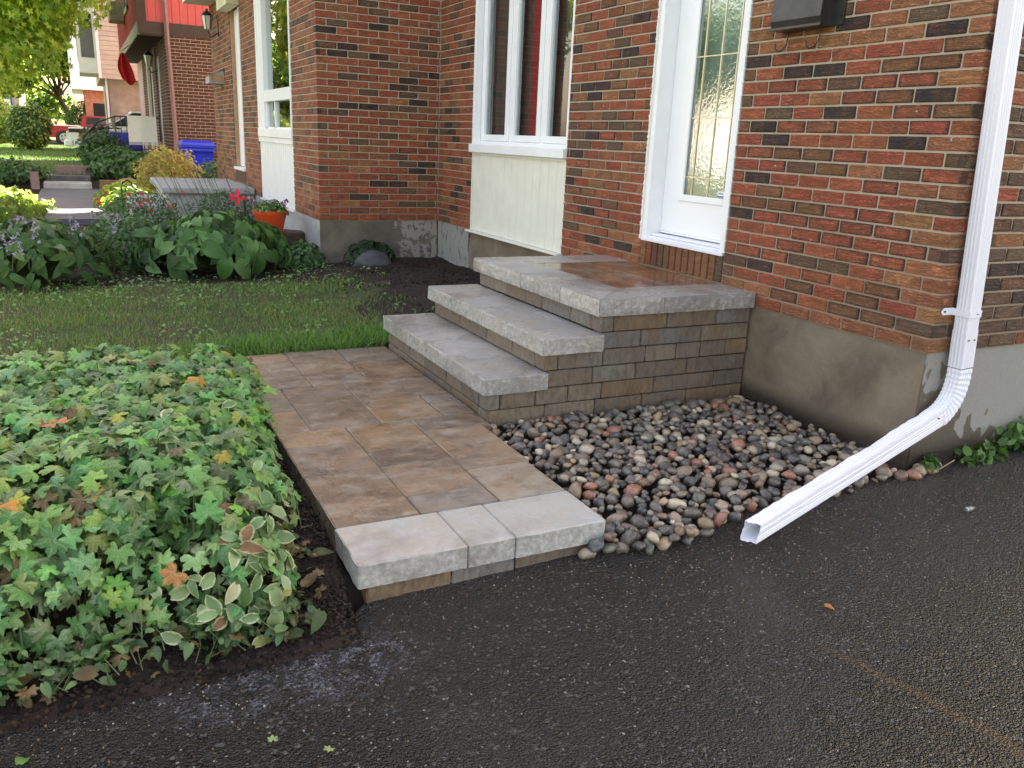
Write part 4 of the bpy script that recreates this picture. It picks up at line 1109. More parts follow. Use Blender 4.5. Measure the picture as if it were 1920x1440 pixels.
# ------------------------------------------------------------------ grass
BL = []
for k in range(5):
    b_ = random.uniform(.1, .6); w_ = .035
    BL.append(Tmpl([(-w_, 0, 0), (w_, 0, 0), (-w_ * .8, b_ * .25, .5), (w_ * .8, b_ * .25, .5), (0, b_, .95)], [(0, 1, 3, 2), (2, 3, 4)], None, 'grass', 'blade'))
gr = []
GC = [(.10, .22, .035), (.13, .27, .05), (.065, .15, .03), (.17, .29, .06), (.24, .25, .09)]
for _ in range(88000):
    x = random.uniform(-5.3, -1.0); y = random.uniform(2.45, 5.75)
    lush = sm(3.35, 2.9, y + .05 * math.sin(x * 8)) * sm(-3.2, -2.4, x)
    dens = .75 * sm(5.5, 4.9, y) * (1 if x < -1.5 else sm(-1.05, -1.5, x + .12 * math.sin(y * 6)))
    nz = noise.noise(Vector((x * 1.3, y * 2.2, 3))); dens *= .28 + .72 * sm(-.28, .25, nz + .45 * lush)
    if y < 2.70 + .02 * math.sin(x * 30) and x > -2.66: continue
    if x < -2.66 and gfoot(x, y) > -.02: continue
    if random.random() > max(dens, lush * 1.0): continue
    h = random.uniform(.018, .044) * (1 + 1.2 * lush) * (1 + .5 * max(0, nz))
    z = hz(x, y) + .004
    c = pick(GC[:4] if lush > .4 else GC, .25)
    if random.random() < .10 * (1 - lush): c = (.30, .24, .12)
    tilt = Vector((random.gauss(0, .35), random.gauss(0, .35) - .25 * (lush > .5 and y < 2.85), 1))
    gr.append((random.choice(BL), np.array(mat4((x, y, z), orient(tilt, random.uniform(-3, 3)), (h * 2.2 if h < .03 else h * 1.3, h, h))), (*c, 0)))
o = link('grass', joined('grass', gr, 'grass')); tag(o, 'short green lawn grass with trodden brown patches between walkway and hostas', kind='stuff')
# clippings and broad little weeds
wd = []
for _ in range(3600):
    x = random.uniform(-5.0, -.8); y = random.uniform(2.75, 5.9)
    if noise.noise(Vector((x * 2.3, y * 2.3, 8))) + .5 * sm(4.2, 5.3, y) < .12: continue
    if x > -1.2 and random.random() < .72: continue
    c = pick([(.16, .31, .07), (.10, .22, .055), (.20, .36, .11)], .2); s_ = random.uniform(.018, .045)
    wd.append((random.choice(SL), np.array(leafmat((x, y, hz(x, y) + random.uniform(.012, .04)), (random.gauss(0, .35), random.gauss(0, .35) - .3, 1), random.uniform(-3, 3), s_)), (*c, 0)))
o = link('lawn_weeds', joined('lawn_weeds', wd, 'leaf')); tag(o, 'low clover-like weeds and clippings scattered in the lawn', kind='stuff')
cl = []
for _ in range(2600):
    x = random.uniform(-2.9, -.1); y = random.uniform(2.75, 5.8)
    if x < -2.6: y = random.uniform(-.1, .6)
    c = pick([(.12, .08, .04), (.06, .04, .025), (.20, .15, .08), (.03, .02, .015)], .3)
    cl.append((random.choice(BL), np.array(mat4((x, y, hz(x, y) + .012), orient((random.gauss(0, 1), random.gauss(0, 1), .3), random.uniform(-3, 3)), (.03, .03, random.uniform(.01, .035)))), (*c, 0)))
o = link('mulch_litter', joined('mulch_litter', cl, 'leaf')); tag(o, 'bits of straw and bark on the dark garden soil', kind='stuff')
# real lumps of soil along the bed edge and by the wall
so = []
sgt = tmpls
for _ in range(9000):
    q = random.random()
    if q < .35: x, y = random.uniform(-2.80, -2.635), random.uniform(-.20, 1.2)
    elif q < .6: x, y = random.uniform(-3.9, -2.64), random.uniform(-.36, -.05)
    else: x, y = random.uniform(-1.6, -.03), random.uniform(2.74, 5.85)
    if y > 1.3 and x > -1.62 and x < -1.3 - .2 * math.sin(y * 3): continue
    s_ = random.uniform(.002, .008) * random.choice((.6, 1, 1.3)); c = pick([(.016, .011, .009), (.034, .023, .016), (.010, .008, .007)], .3)
    so.append((random.choice(sgt), np.array(mat4((x, y, hz(x, y) + s_ * .3), Euler((x * 50, y * 50, 0)).to_quaternion(), s_)), (*c, 0)))
o = link('soil_crumbs', joined('soil_crumbs', so, 'crumb')); tag(o, 'loose dark crumbs of soil beside the walkway and wall', kind='stuff')

# ------------------------------------------------------------------ hostas
def hosta(name, label, cx, cy, zb, rad, hgt, n, L, T, cols, parts=300, ell=1.0, squash=1.0):
    P_ = thing(name, label, 'plant', (cx, cy, zb)); ins = []; st = MB()
    for i in range(n):
        t = (i + .5) / n; rr = rad * (t ** .55); a = i * 2.39996 + random.gauss(0, .2)
        x, y = cx + math.cos(a) * rr * ell, cy + math.sin(a) * rr * squash; u = rr / rad
        z = zb + hgt * math.sqrt(max(0, 1 - u ** 2.2)) * random.uniform(.72, 1.05) + .07
        out = Vector((math.cos(a), math.sin(a), 0)); s_ = L * random.uniform(.7, 1.12)
        n_ = (Vector((0, 0, 1)) * (1.15 - .75 * u) + out * (.25 + .75 * u) + Vector((random.gauss(0, .34), random.gauss(0, .34), 0))).normalized()
        # blade direction: outward along the surface
        d_ = (out - n_ * out.dot(n_)); d_ = d_ + Vector((random.gauss(0, .45), random.gauss(0, .45), 0)); d_ = (d_ - n_ * d_.dot(n_)).normalized()
        xax = d_.cross(n_).normalized(); m = Matrix((xax, d_, n_)).transposed().to_4x4(); m = Matrix.Translation((x - out.x * s_ * .4, y - out.y * s_ * .4, z)) @ m @ Matrix.Scale(s_, 4)
        ins.append((random.choice(T), m, (*pick(cols, .2), 0), 1))
        st.tube([(cx + out.x * .05, cy + out.y * .05, zb), ((x + cx) / 2, (y + cy) / 2, zb + (z - zb) * .7), (x - out.x * s_ * .4, y - out.y * s_ * .4, z)], .004, 3, False)
    scatter(P_, ins, parts, 'leaf', 'leaves', 'hosta'); st.obj('stalks', 'stem', P_, kind='stuff'); return P_
HG = [(.08, .21, .05), (.13, .29, .08), (.05, .14, .035), (.22, .40, .13), (.04, .10, .03), (.16, .33, .09)]
hb = hosta('large_hosta', 'large hosta with broad ribbed heart-shaped leaves, in front of the orange pot', -2.22, 6.05, -.46, .80, .43, 340, .18, HL, HG, squash=.8)
for k in range(22):
    x, y = -2.2 + random.uniform(-.35, .55), 6.2 + random.uniform(-.2, .3); lean = Vector((-.22 + random.uniform(-.06, .04), .05, 0)); top = random.uniform(.30, .52)
    MB().tube([(x, y, -.2), Vector((x, y, .05)) + lean * .35, Vector((x, y, top)) + lean], [.004, .003, .002], 4).obj('flower_stalk', 'stem', hb)
hosta('purple_hosta', 'hosta with narrower leaves and drooping lilac bells at the left edge of the lawn', -3.72, 5.72, -.47, .70, .43, 380, .155, NL, [(.08, .19, .05), (.10, .23, .06), (.055, .13, .04), (.15, .27, .07)], squash=.9)
PH = bpy.data.objects['purple_hosta']
def flower(p, c, s_, n=5):
    for i in range(n): yield (random.choice(SL), np.array(leafmat(p, (math.cos(i * 6.28 / n), math.sin(i * 6.28 / n), .6), random.uniform(-3, 3), s_)), (*pick([c], .15), 0))
for k in range(11):
    x, y = -3.72 + random.uniform(-.55, .6), 5.5 + random.uniform(-.45, .4); h = random.uniform(-.05, .12)
    MB().tube([(x, y, -.3), (x + .03, y - .02, h - .05), (x + .06, y - .04, h + .02)], .003, 4).obj('flower_stalk', 'stem', PH)
    f = []
    for j in range(9):
        p = (x + .06 + random.uniform(-.04, .04), y - .04 + random.uniform(-.03, .03), h - j * .020)
        for i in range(3): f.append((SL[2], np.array(leafmat(p, (random.gauss(0, .6), random.gauss(0, .6), -.3), random.uniform(-3, 3), .032, (.8, 1, 1))), (*pick([(.34, .27, .56), (.46, .38, .66)], .1), 0)))
    link('flower', joined('flower', f, 'petal'), PH, kind='stuff')
hosta('small_hosta', 'small dark hosta growing against the foundation behind a dark rock', -.80, 5.72, -.40, .30, .16, 60, .13, NL, [(.02, .06, .03), (.03, .08, .04), (.02, .05, .02)], squash=.5)
rk = thing('rock', 'smooth dark slate-blue rock lying against the foundation', 'rock', (-.80, 5.58, -.42))
bm = bmesh.new(); bmesh.ops.create_icosphere(bm, subdivisions=3, radius=1)
for v in bm.verts:
    d = 1 + .25 * noise.noise(v.co * 1.2); v.co = Vector((-.80 + v.co.x * d * .20, 5.60 + v.co.y * d * .12, -.40 + v.co.z * d * .145))
me = bpy.data.meshes.new('boulder'); bm.to_mesh(me); bm.free(); me.materials.append(MAT['rock']); me.shade_smooth(); link('boulder', me, rk)

def bush(name, label, c, r, n, size, cols, T=SL, mat='leaf', cat='shrub', hollow=.55, stems=8, shape=1.0, zb=None, kind=None, group=None, parts=0, up=.5):
    P_ = thing(name, label, cat, (c[0], c[1], zb if zb is not None else c[2] - r[2]), group); ins = []
    for _ in range(n):
        v = Vector((random.gauss(0, 1), random.gauss(0, 1), random.gauss(0, 1))).normalized(); k = hollow + (1 - hollow) * random.random() ** .6
        k *= 1 + .28 * noise.noise(v * 2.2 + Vector(c))
        p = Vector((c[0] + v.x * r[0] * k, c[1] + v.y * r[1] * k, c[2] + v.z * r[2] * k * shape))
        if zb is not None and p.z < zb: continue
        ins.append((random.choice(T), leafmat(p, v + Vector((random.gauss(0, .6), random.gauss(0, .6), up)), random.uniform(-3.14, 3.14), size * random.uniform(.7, 1.2)), (*pick(cols, .22), 0)))
    if parts: scatter(P_, ins, parts, 'leaf', 'leaves', mat)
    else: link('foliage', joined('foliage', [(t[0], np.array(t[1]), t[2]) for t in ins], mat), P_, kind='stuff')
    b0 = zb if zb is not None else c[2] - r[2]; st = MB()
    for i in range(stems):
        a = i * 2.4; st.tube([(c[0] + .05 * math.cos(a), c[1] + .05 * math.sin(a), b0 - .03), (c[0] + r[0] * .3 * math.cos(a), c[1] + r[1] * .3 * math.sin(a), (b0 + c[2]) / 2), (c[0] + r[0] * .6 * math.cos(a), c[1] + r[1] * .6 * math.sin(a), c[2] + r[2] * .4)], [.010, .006, .003], 4, False)
    st.obj('stems', 'stem', P_, kind='stuff'); return P_
DG = [(.05, .12, .04), (.07, .16, .05), (.035, .085, .03), (.10, .19, .07)]
LG = [(.20, .30, .06), (.26, .36, .07), (.15, .25, .05), (.30, .38, .10)]
bush('leafy_phlox', 'mid-green leafy perennial clump growing between the two hostas', (-2.98, 6.35, -.28), (.42, .4, .30), 2600, .055, DG + [(.06, .13, .05)], zb=-.47, cat='plant')
bush('spiky_perennial', 'fine narrow-leaved green clump at the right foot of the large hosta, beside the foundation', (-1.42, 5.98, -.36), (.20, .25, .16), 700, .06, DG, zb=-.46, cat='plant')
rb = bush('rose_bush', 'rose bush with small pink and red blooms in front of the concrete porch', (-2.75, 8.6, -.22), (.5, .45, .32), 2200, .045, DG + [(.08, .13, .06)], zb=-.45)
for k in range(14):
    p = Vector((-2.75 + random.uniform(-.48, .5), 8.25 + random.uniform(-.2, .2), random.uniform(-.12, .10))); c = (.60, .10, .20) if k < 9 else (.70, .05, .02)
    f = []
    for i in range(16): f.append((SL[0], np.array(leafmat(p + Vector((random.gauss(0, .006), random.gauss(0, .006), random.gauss(0, .006))), (random.gauss(0, 1), random.gauss(0, 1), 1), random.uniform(-3, 3), .032)), (*pick([c], .2), 0)))
    link('rose', joined('rose', f, 'petal'), rb)
bush('grey_leaved_plant', 'feathery grey-green plant growing against the side of the concrete porch', (-1.75, 8.7, -.20), (.45, .35, .30), 1600, .05, [(.07, .12, .07), (.09, .14, .09), (.05, .09, .05)], zb=-.45, cat='plant')
# pot on stump
sp_ = thing('tree_stump', 'low dark cut tree stump beside the house corner', 'stump', (-1.42, 6.72, -.45))
pts = []
V = []; F = []
for ri, z in enumerate((-.46, -.30, -.20, -.185)):
    for i in range(22): a = i * 6.2832 / 22; rr = (.24, .21, .20, .185)[ri] + .018 * noise.noise(Vector((math.cos(a) * 3, math.sin(a) * 3, z * 2))); V.append((-1.42 + rr * math.cos(a), 6.72 + rr * math.sin(a), z + .01 * noise.noise(Vector((a * 3, z, 1)))))
for ri in range(3):
    for i in range(22): F.append((ri * 22 + i, ri * 22 + (i + 1) % 22, ri * 22 + 22 + (i + 1) % 22, ri * 22 + 22 + i))
F.append(tuple(range(66, 88))); MB().add(V, F).obj('trunk', 'stump', sp_)
pot = thing('flower_pot', 'orange-red plastic flower pot with a petunia plant, standing on the stump', 'flower pot', (-1.60, 6.62, -.2))
px_, py_, pz_ = -1.60, 6.62, -.195
MB().tube([(px_, py_, pz_), (px_, py_, pz_ + .20), (px_, py_, pz_ + .2005), (px_, py_, pz_ + .235), (px_, py_, pz_ + .236), (px_, py_, pz_ + .20)], [.115, .165, .18, .185, .165, .155], 28).obj('pot', 'orange_pot', pot)
ins = []
for _ in range(650):
    v = Vector((random.gauss(0, 1), random.gauss(0, 1), abs(random.gauss(0, .8)))).normalized() * random.uniform(.5, 1)
    ins.append((random.choice(SL), np.array(leafmat((px_ + v.x * .19, py_ + v.y * .19, pz_ + .22 + v.z * .13), v + Vector((0, 0, .6)), random.uniform(-3, 3), .045)), (*pick(LG[:3] + DG), 0)))
link('foliage', joined('foliage', ins, 'leaf'), pot, kind='stuff')
for (a, b_, c) in ((.12, -.1, .17), (-.17, -.02, .16), (-.2, .0, .22), (.14, .0, .13), (.05, -.05, .20), (.16, -.06, .19)):
    f = [(SL[0], np.array(leafmat((px_ + a, py_ + b_, pz_ + .22 + c * .6), (math.cos(i * 1.05), math.sin(i * 1.05) - .5, .7), random.uniform(-3, 3), .045, (1.2, .8, 1))), (*((.22, .02, .26) if i % 2 else (.65, .45, .65)), 0)) for i in range(8)]
    link('flower', joined('flower', f, 'petal'), pot, kind='stuff')
fl = thing('plant_stake', 'black plant stake with a pink spinner beside the orange pot', 'garden stake', (-1.86, 6.6, -.4))
MB().tube([(-1.86, 6.6, -.45), (-1.86, 6.6, .17)], .012, 6).obj('pole', 'black', fl)
link('spinner', joined('spinner', [(SL[1], np.array(leafmat((-1.92, 6.58, .17), (random.gauss(0, .5), -1, random.gauss(0, .5)), i * 1.1, .10)), (.75, .03, .12, 0)) for i in range(5)], 'petal'), fl)
sh = thing('shepherd_hook', 'small black curled shepherd hook standing in the flower bed left of the porch', 'garden hook', (-2.9, 9.3, -.45))
MB().tube([(-2.9, 9.3, -.45), (-2.9, 9.3, .08), (-2.88, 9.3, .14), (-2.83, 9.3, .17), (-2.78, 9.3, .14), (-2.77, 9.3, .09)], .010, 6).obj('pole', 'black', sh)
cp_ = thing('white_planter', 'small white round planter among the roses', 'planter', (-3.02, 8.5, -.45))
MB().tube([(-3.02, 8.5, -.45), (-3.02, 8.5, -.30), (-3.02, 8.5, -.20), (-3.02, 8.5, -.17)], [.06, .05, .12, .13], 16).obj('bowl', 'concrete', cp_)
# weeds against the foundation
for (x, y, r_, n, lab) in ((.42, -.06, (.14, .05, .06), 130, 'leafy green weeds rooted between the foundation and driveway, right of the downspout'), (.82, -.05, (.26, .06, .11), 300, 'taller green weed clump against the splashed foundation at the right edge'), (.10, -.04, (.045, .035, .045), 60, 'tiny green weed sprig at the foot of the house corner')):
    bush('weed_clump', lab, (x, y, za(x) + r_[2] * .7), r_, n, .045, [(.06, .15, .03), (.09, .19, .045), (.04, .10, .02)], cat='weed', zb=za(x) + .002, stems=4, T=EL[:2] + SL, mat='leaf', hollow=.2)
MB().tube([(.13, -.06, za(.13) + .005), (.22, -.075, za(.2) + .05)], .003, 5).obj('dry_twig', 'straw'); tag(bpy.data.objects['dry_twig'], 'thin pale dry twig leaning among the weeds at the corner', 'twig')
for i, (x, y, c, s_, lab) in enumerate(((-3.0, -.57, (.24, .34, .12), .030, 'pale green scrap of leaf on the wet driveway, nearer the garden'), (-2.88, -.66, (.30, .38, .18), .034, 'crumpled light green leaf lying on the open wet driveway'), (-1.25, -.70, (.45, .16, .05), .03, 'tiny orange-brown leaf on the driveway below the stones'), (-3.56, -.40, (.08, .20, .05), .045, 'dark green leaf on the muddy driveway edge by the geraniums'))):
    o = link('fallen_leaf', GL[i % 8].mesh() if i < 2 else EL[i % 4].mesh(), None, mw=mat4((x, y, za(x) + .010), Euler((.2, .15, i * 2)).to_quaternion(), s_), color=(*c, 0)); tag(o, lab, 'leaf')

# ------------------------------------------------------------------ background gardens
pa = box('garden_path', 'grey_path', -4.05, -3.05, 10.3, 16.3, -.6, -.405); pa['kind'] = 'structure'
for x0_, x1_, nm in ((-4.02, -3.18, 0),):
    gs = thing('garden_steps', 'two low weathered stone steps at the end of the grey garden path', 'steps', (-3.6, 16.6, -.45))
    box('tread', 'concrete', x0_, x1_, 16.25, 16.75, -.5, -.29, gs, b=.02); box('tread', 'rock', x0_ + .02, x1_, 16.75, 17.3, -.5, -.19, gs, b=.02); box('riser', 'purple_brick', x0_ + .2, x1_, 17.3, 17.5, -.3, -.02, gs, b=.01)
box('post', 'purple_brick', -4.22, -4.08, 16.2, 16.32, -.45, -.10); tag(bpy.data.objects['post'], 'short mauve edging stone standing left of the garden steps', 'edging stone'); bpy.data.objects['post'].name = 'edging_stone'
box('bed_edging', 'brownstone', -3.05, -2.1, 16.0, 16.15, -.5, -.22, b=.01); tag(bpy.data.objects['bed_edging'], 'low brown edging wall below the shaded shrub bed', 'edging')
bm = bmesh.new(); bmesh.ops.create_icosphere(bm, subdivisions=2, radius=1)
for v in bm.verts: d = 1 + .3 * noise.noise(v.co * 1.5 + Vector((4, 0, 0))); v.co = Vector((-2.55 + v.co.x * d * .38, 14.8 + v.co.y * d * .2, -.38 + v.co.z * d * .26))
me = bpy.data.meshes.new('ochre_rock'); bm.to_mesh(me); bm.free(); me.materials.append(MAT['rock2']); o = link('ochre_rock', me); tag(o, 'large ochre boulder at the foot of the brown edging wall', 'rock')
bush('ground_cover_patch', 'bright sunlit yellow-green leafy mass at the far left edge', (-4.75, 11.0, -.35), (.95, 1.5, .32), 4200, .11, LG, zb=-.47, cat='plant', mat='treeleaf')
bush('ground_cover_patch', 'sunlit yellow-green leaves between the path and the concrete porch', (-2.72, 12.6, -.30), (.42, 1.3, .22), 2200, .12, LG, zb=-.47, cat='plant', mat='treeleaf')
bush('copper_shrub', 'sunlit golden shrub with coppery tips in front of the blue cart', (-1.95, 14.1, -.02), (.55, .6, .50), 3000, .08, [(.42, .38, .12), (.48, .30, .13), (.28, .32, .09), (.52, .47, .22)], zb=-.45, mat='treeleaf')
bush('low_shrub', 'green shrub against the end of the neighbouring house, right of the blue cart', (-1.05, 14.4, -.10), (.45, .45, .40), 1800, .07, DG + [(.10, .12, .03)], zb=-.45)
bush('dark_shrub', 'dark green strappy shrub on the bed above the brown edging wall', (-2.55, 17.3, .02), (.62, .6, .34), 2600, .13, DG, zb=-.30)
bush('dark_shrub', 'shaded dark green plants left of the garden steps', (-4.9, 16.9, -.16), (1.0, .7, .28), 2600, .10, DG, zb=-.3)
bush('dark_shrub', 'arching dark shrub in front of the porch railing', (-2.85, 19.0, .25), (.55, .6, .42), 2200, .11, DG, zb=-.2)
# blue carts
def cart(x, y, z, label, s_=1.0, m='blue'):
    c = thing('wheeled_cart', label, 'recycling cart', (x, y, z))
    def ring(w_, d_, h, ox=0): return [(x - w_, y - d_ + ox, z + h), (x + w_, y - d_ + ox, z + h), (x + w_, y + d_ + ox, z + h), (x - w_, y + d_ + ox, z + h)]
    V = ring(.22 * s_, .24 * s_, .04) + ring(.29 * s_, .34 * s_, .92 * s_) + ring(.315 * s_, .37 * s_, .93 * s_) + ring(.315 * s_, .37 * s_, .97 * s_)
    F = [(0, 1, 2, 3)[::-1]] + [(k * 4 + i, k * 4 + (i + 1) % 4, k * 4 + 4 + (i + 1) % 4, k * 4 + 4 + i) for k in range(3) for i in range(4)]
    MB().add(V, F).obj('body', m, c)
    V = ring(.32 * s_, .38 * s_, .972 * s_) + ring(.31 * s_, .37 * s_, 1.02 * s_) + ring(.24 * s_, .28 * s_, 1.06 * s_)
    F = [(k * 4 + i, k * 4 + (i + 1) % 4, k * 4 + 4 + (i + 1) % 4, k * 4 + 4 + i) for k in range(2) for i in range(4)] + [(8, 9, 10, 11)]
    MB().add(V, F).obj('lid', m, c)
    MB().box(x - .30 * s_, x + .30 * s_, y - .40 * s_, y - .37 * s_, z + .86 * s_, z + .91 * s_).obj('rim', m, c)
    for sx in (-1, 1): MB().disc((x + sx * .25 * s_, y + .25 * s_, z + .13), .13, 'x', 16, .05).obj('wheel', 'tyre', c)
    MB().tube([(x - .25, y + .4 * s_, z + .95 * s_), (x + .25, y + .4 * s_, z + .95 * s_)], .016).obj('handle', m, c)
cart(-1.22, 16.15, -.47, 'bright blue wheeled recycling cart against the brick side wall beyond the porch')

# ------------------------------------------------------------------ the red house
RH = thing('red_house', 'brick house with bright red boarded overhanging upper storey and brown trim', 'house', (1, 21, -.3))
YR = 17.0; XR = -1.62
wl_ = MB().box(XR + .01, 6, YR + .01, YR + .2, -.3, 2.62).box(XR + .01, XR + .2, YR + .2, 18.6, -.3, 2.62).box(XR + .01, XR + .2, 19.6, 20.5, -.3, 2.62).box(XR + .01, XR + .2, 22.2, 26, -.3, 2.62).box(XR + .6, XR + .7, 18.5, 22.3, -.3, 2.62).box(5.9, 6, YR, 26, -.3, 2.62).box(XR, 6, 25.9, 26, -.3, 2.62)
wr = wl_.obj('wall', 'mortar_pink', RH)
B = Bricks()
BR_ = ((.075, .024, .018, .0), (.085, .028, .02, 0), (.065, .021, .017, 0), (.08, .032, .022, 0))
for r in range(-3, 39):
    z = r * CH + .03; off = .1 if r % 2 else PITCH
    a = XR + .0; nxt = a + off
    while a < .8: B.add(a, YR, z, 'x', min(nxt - .012, .8) - a, .03, random.choice(BR_), H=.0547); a = nxt; nxt += PITCH
    for s0, s1 in ((YR + .01, 18.6), (19.6, 20.5), (22.2, 24)):
        a = s0; nxt = a + off
        while a < s1: B.add(XR, a, z, 'y', min(nxt - .012, s1) - a, .03, random.choice(BR_), H=.0547); a = nxt; nxt += PITCH
B.build(wr, 290)
XO = -2.08; ZO = 2.60
box('overhang', 'redsiding2', XO + .03, -1.6, YR + .02, 25.9, ZO + .02, 5.4, RH)
box('upper_wall', 'redsiding', -1.6, 6, YR + .05, 25.9, ZO + .03, 5.4, RH)
ob = bpy.data.objects['upper_wall']
for i in range(46):
    x = XO + .05 + i * .15
    if x > 4.6: break
    link('board', MB().box(x, x + .142, YR + .012, YR + .05, ZO + .2, 5.3).mesh('board', 'redsiding'), RH)
for i in range(44):
    y = YR + .1 + i * .2; link('board', MB().box(XO + .005, XO + .03, y, y + .19, ZO + .2, 5.3).mesh('board', 'redsiding2'), RH)
box('trim_board', 'trim', XO - .005, 6, YR - .015, YR + .02, ZO, ZO + .24, RH)
box('trim_board', 'trim', XO - .01, XO + .16, YR - .02, YR + .0, ZO, 5.4, RH)
box('trim_board', 'olive', XO - .02, XO + .02, YR + .001, 25.9, ZO - .02, ZO + .22, RH)
box('soffit', 'trim', XO, -1.55, YR + .01, 25.9, ZO - .03, ZO + .02, RH)
box('eave', 'trim', XO - .5, 6.5, YR - .4, 26.3, 5.4, 5.55, RH)
MB().add([(-2.7, 16.5, 5.55), (-2.7, 26.4, 5.55), (2, 26.4, 7.4), (2, 16.5, 7.4), (6.7, 16.5, 5.55), (6.7, 26.4, 5.55)], [(0, 1, 2, 3), (3, 2, 5, 4), (0, 3, 4), (1, 5, 2)]).obj('roof', 'roof', RH)
wdw = MB().box(XO - .03, XO + .02, 19.9, 21.4, 3.35, 3.45).box(XO - .03, XO + .02, 19.9, 21.4, 4.5, 4.6).box(XO - .03, XO + .02, 19.9, 20.0, 3.35, 4.6).box(XO - .03, XO + .02, 21.3, 21.4, 3.35, 4.6).obj('window', 'olive', RH)
box('pane', 'carglass', XO + .0, XO + .01, 20.0, 21.3, 3.45, 4.5, wdw)
ac = MB().box(XO - .35, XO, 21.6, 22.3, 3.25, 3.7, .02).obj('air_conditioner', 'olive', RH)
dn = MB().tube([(XR + .02, YR - .10, 5.4), (XR + .06, YR - .10, 2.5), (XR + .10, YR - .10, .65), (XR + .06, YR - .12, -.1)], .045, 4).obj('downspout', 'mauve', RH)
box('door_frame', 'white', XR - .02, XR + .03, 18.55, 18.63, -.1, 2.3, RH); box('door_frame', 'white', XR - .02, XR + .05, 20.5, 20.6, -.1, 2.3, RH); box('door_frame', 'cream', XR - .02, XR + .05, 22.1, 22.2, -.1, 2.3, RH)
lantern(XR, 18.9, 2.2, 'black coach lantern beside the white door jamb under the red overhang', 1.3)
fg = thing('red_flag', 'limp red flag hanging from the fascia of the red house', 'flag', (-2.25, 20, 2.0))
V = []; F = []
for i in range(9):
    t = i / 8; w_ = .03 + .13 * math.sin(min(1, t * 1.15) * math.pi * .62)
    for j in range(7):
        s_ = (j / 6 - .5) * 2; V.append((-2.27 + s_ * w_ + .10 * t * t, 20 + .04 * math.sin(j * 2.0), 2.42 - t * (.72 - .14 * abs(s_ - .2))))
for i in range(8):
    for j in range(6): a = i * 7 + j; F.append((a, a + 1, a + 8, a + 7))
MB().add(V, F).obj('cloth', 'redcloth', fg, smooth=True); MB().tube([(XO, 20, 2.62), (-2.28, 20, 2.46)], .012).obj('pole', 'wood', fg)
# porch with railing
pc = thing('porch_railing', 'black metal railing around the porch of the red house', 'railing', (-2.2, 18.6, .2))
rm = MB().box(-2.62, -1.66, 18.3, 20.3, -.3, .27); o = rm.obj('porch_slab', 'concrete'); tag(o, 'low concrete porch slab under the black railing', 'porch')
MB().tube([(-2.6, 18.32, 1.0), (-1.7, 18.32, 1.0)], .016, 6).obj('top_rail', 'black', pc); MB().tube([(-2.6, 18.32, .33), (-1.7, 18.32, .33)], .012, 6).obj('bottom_rail', 'black', pc)
MB().tube([(-2.6, 18.32, 1.0), (-2.95, 18.32, .85), (-3.25, 18.32, .5)], .014, 6).obj('top_rail', 'black', pc)
MB().tube([(-2.6, 18.32, 1.0), (-2.6, 20.2, 1.0)], .016, 6).obj('top_rail', 'black', pc)
bal = MB().tube([(-2.6, 18.32, .28), (-2.6, 18.32, 1.0)], .009, 5).mesh('baluster', 'black')
for i in range(9): link('baluster', bal, pc, mw=Matrix.Translation((i * .11, 0, 0)))
for i in range(1, 9): link('baluster', bal, pc, mw=Matrix.Translation((0, i * .22, 0)))
tw = thing('white_rug', 'white fringed rug hung over the black porch railing', 'rug', (-2.05, 18.28, 1.0))
V = []; F = []
for i in range(8):
    for j in range(9): V.append((-2.36 + j * .0725, 18.285 + .012 * math.sin(j * 1.3) - .02 * (i / 7), 1.03 - i * .078))
for i in range(7):
    for j in range(8): a = i * 9 + j; F.append((a, a + 1, a + 10, a + 9))
MB().add(V, F).obj('cloth', 'rug', tw, smooth=True)
f = MB()
for i in range(30): x = -2.355 + i * .0198; f.box(x, x + .010, 18.262, 18.266, .42, .486)
f.obj('fringe', 'rug', tw, kind='stuff')
bb = thing('blue_bin', 'blue plastic bin full of white items behind the porch railing', 'bin', (-2.45, 19.2, .27))
MB().box(-2.72, -2.05, 18.9, 19.5, .28, .66, .02).obj('tub', 'blue', bb); MB().box(-2.70, -2.07, 18.92, 19.48, .66, .72, .02).obj('contents', 'rug', bb)

# ------------------------------------------------------------------ white car, pickup
def extrude(prof, y0, y1, inset=None):
    V = [(x, y0, z) for x, z in prof] + [(x, y1, z) for x, z in prof]; n = len(prof)
    return V, [tuple(range(n)), tuple(range(n, 2 * n))[::-1]] + [(i, (i + 1) % n, n + (i + 1) % n, n + i) for i in range(n)]
def wheel(P_, x, y, z, r):
    w_ = MB().disc((x, y, z), r, 'y', 24, .2).obj('wheel', 'tyre', P_)
    MB().disc((x, y - .105, z), r * .62, 'y', 18, .02).obj('rim', 'chrome', w_)
    hb_ = MB()
    for i in range(5): a = i * 1.2566; hb_.box(x + math.cos(a) * r * .38 - .03, x + math.cos(a) * r * .38 + .03, y - .119, y - .115, z + math.sin(a) * r * .38 - .03, z + math.sin(a) * r * .38 + .03)
    hb_.obj('rim_opening', 'tyre', w_, kind='stuff')
wc = thing('white_car', 'old boxy white car with amber side lamp parked beyond the shaded lawn', 'car', (-2, 27, -.1)); gz = -.10
def CX(t): return -3.62 + t
pf = [(CX(0), gz + .25), (CX(-.02), gz + .50), (CX(.02), gz + .78), (CX(1.05), gz + .86), (CX(1.75), gz + 1.32), (CX(3.2), gz + 1.36), (CX(3.9), gz + .92), (CX(4.3), gz + .85), (CX(4.3), gz + .3)]
V, F = extrude(pf, 26, 27.6); MB().add(V, F).obj('body', 'carwhite', wc)
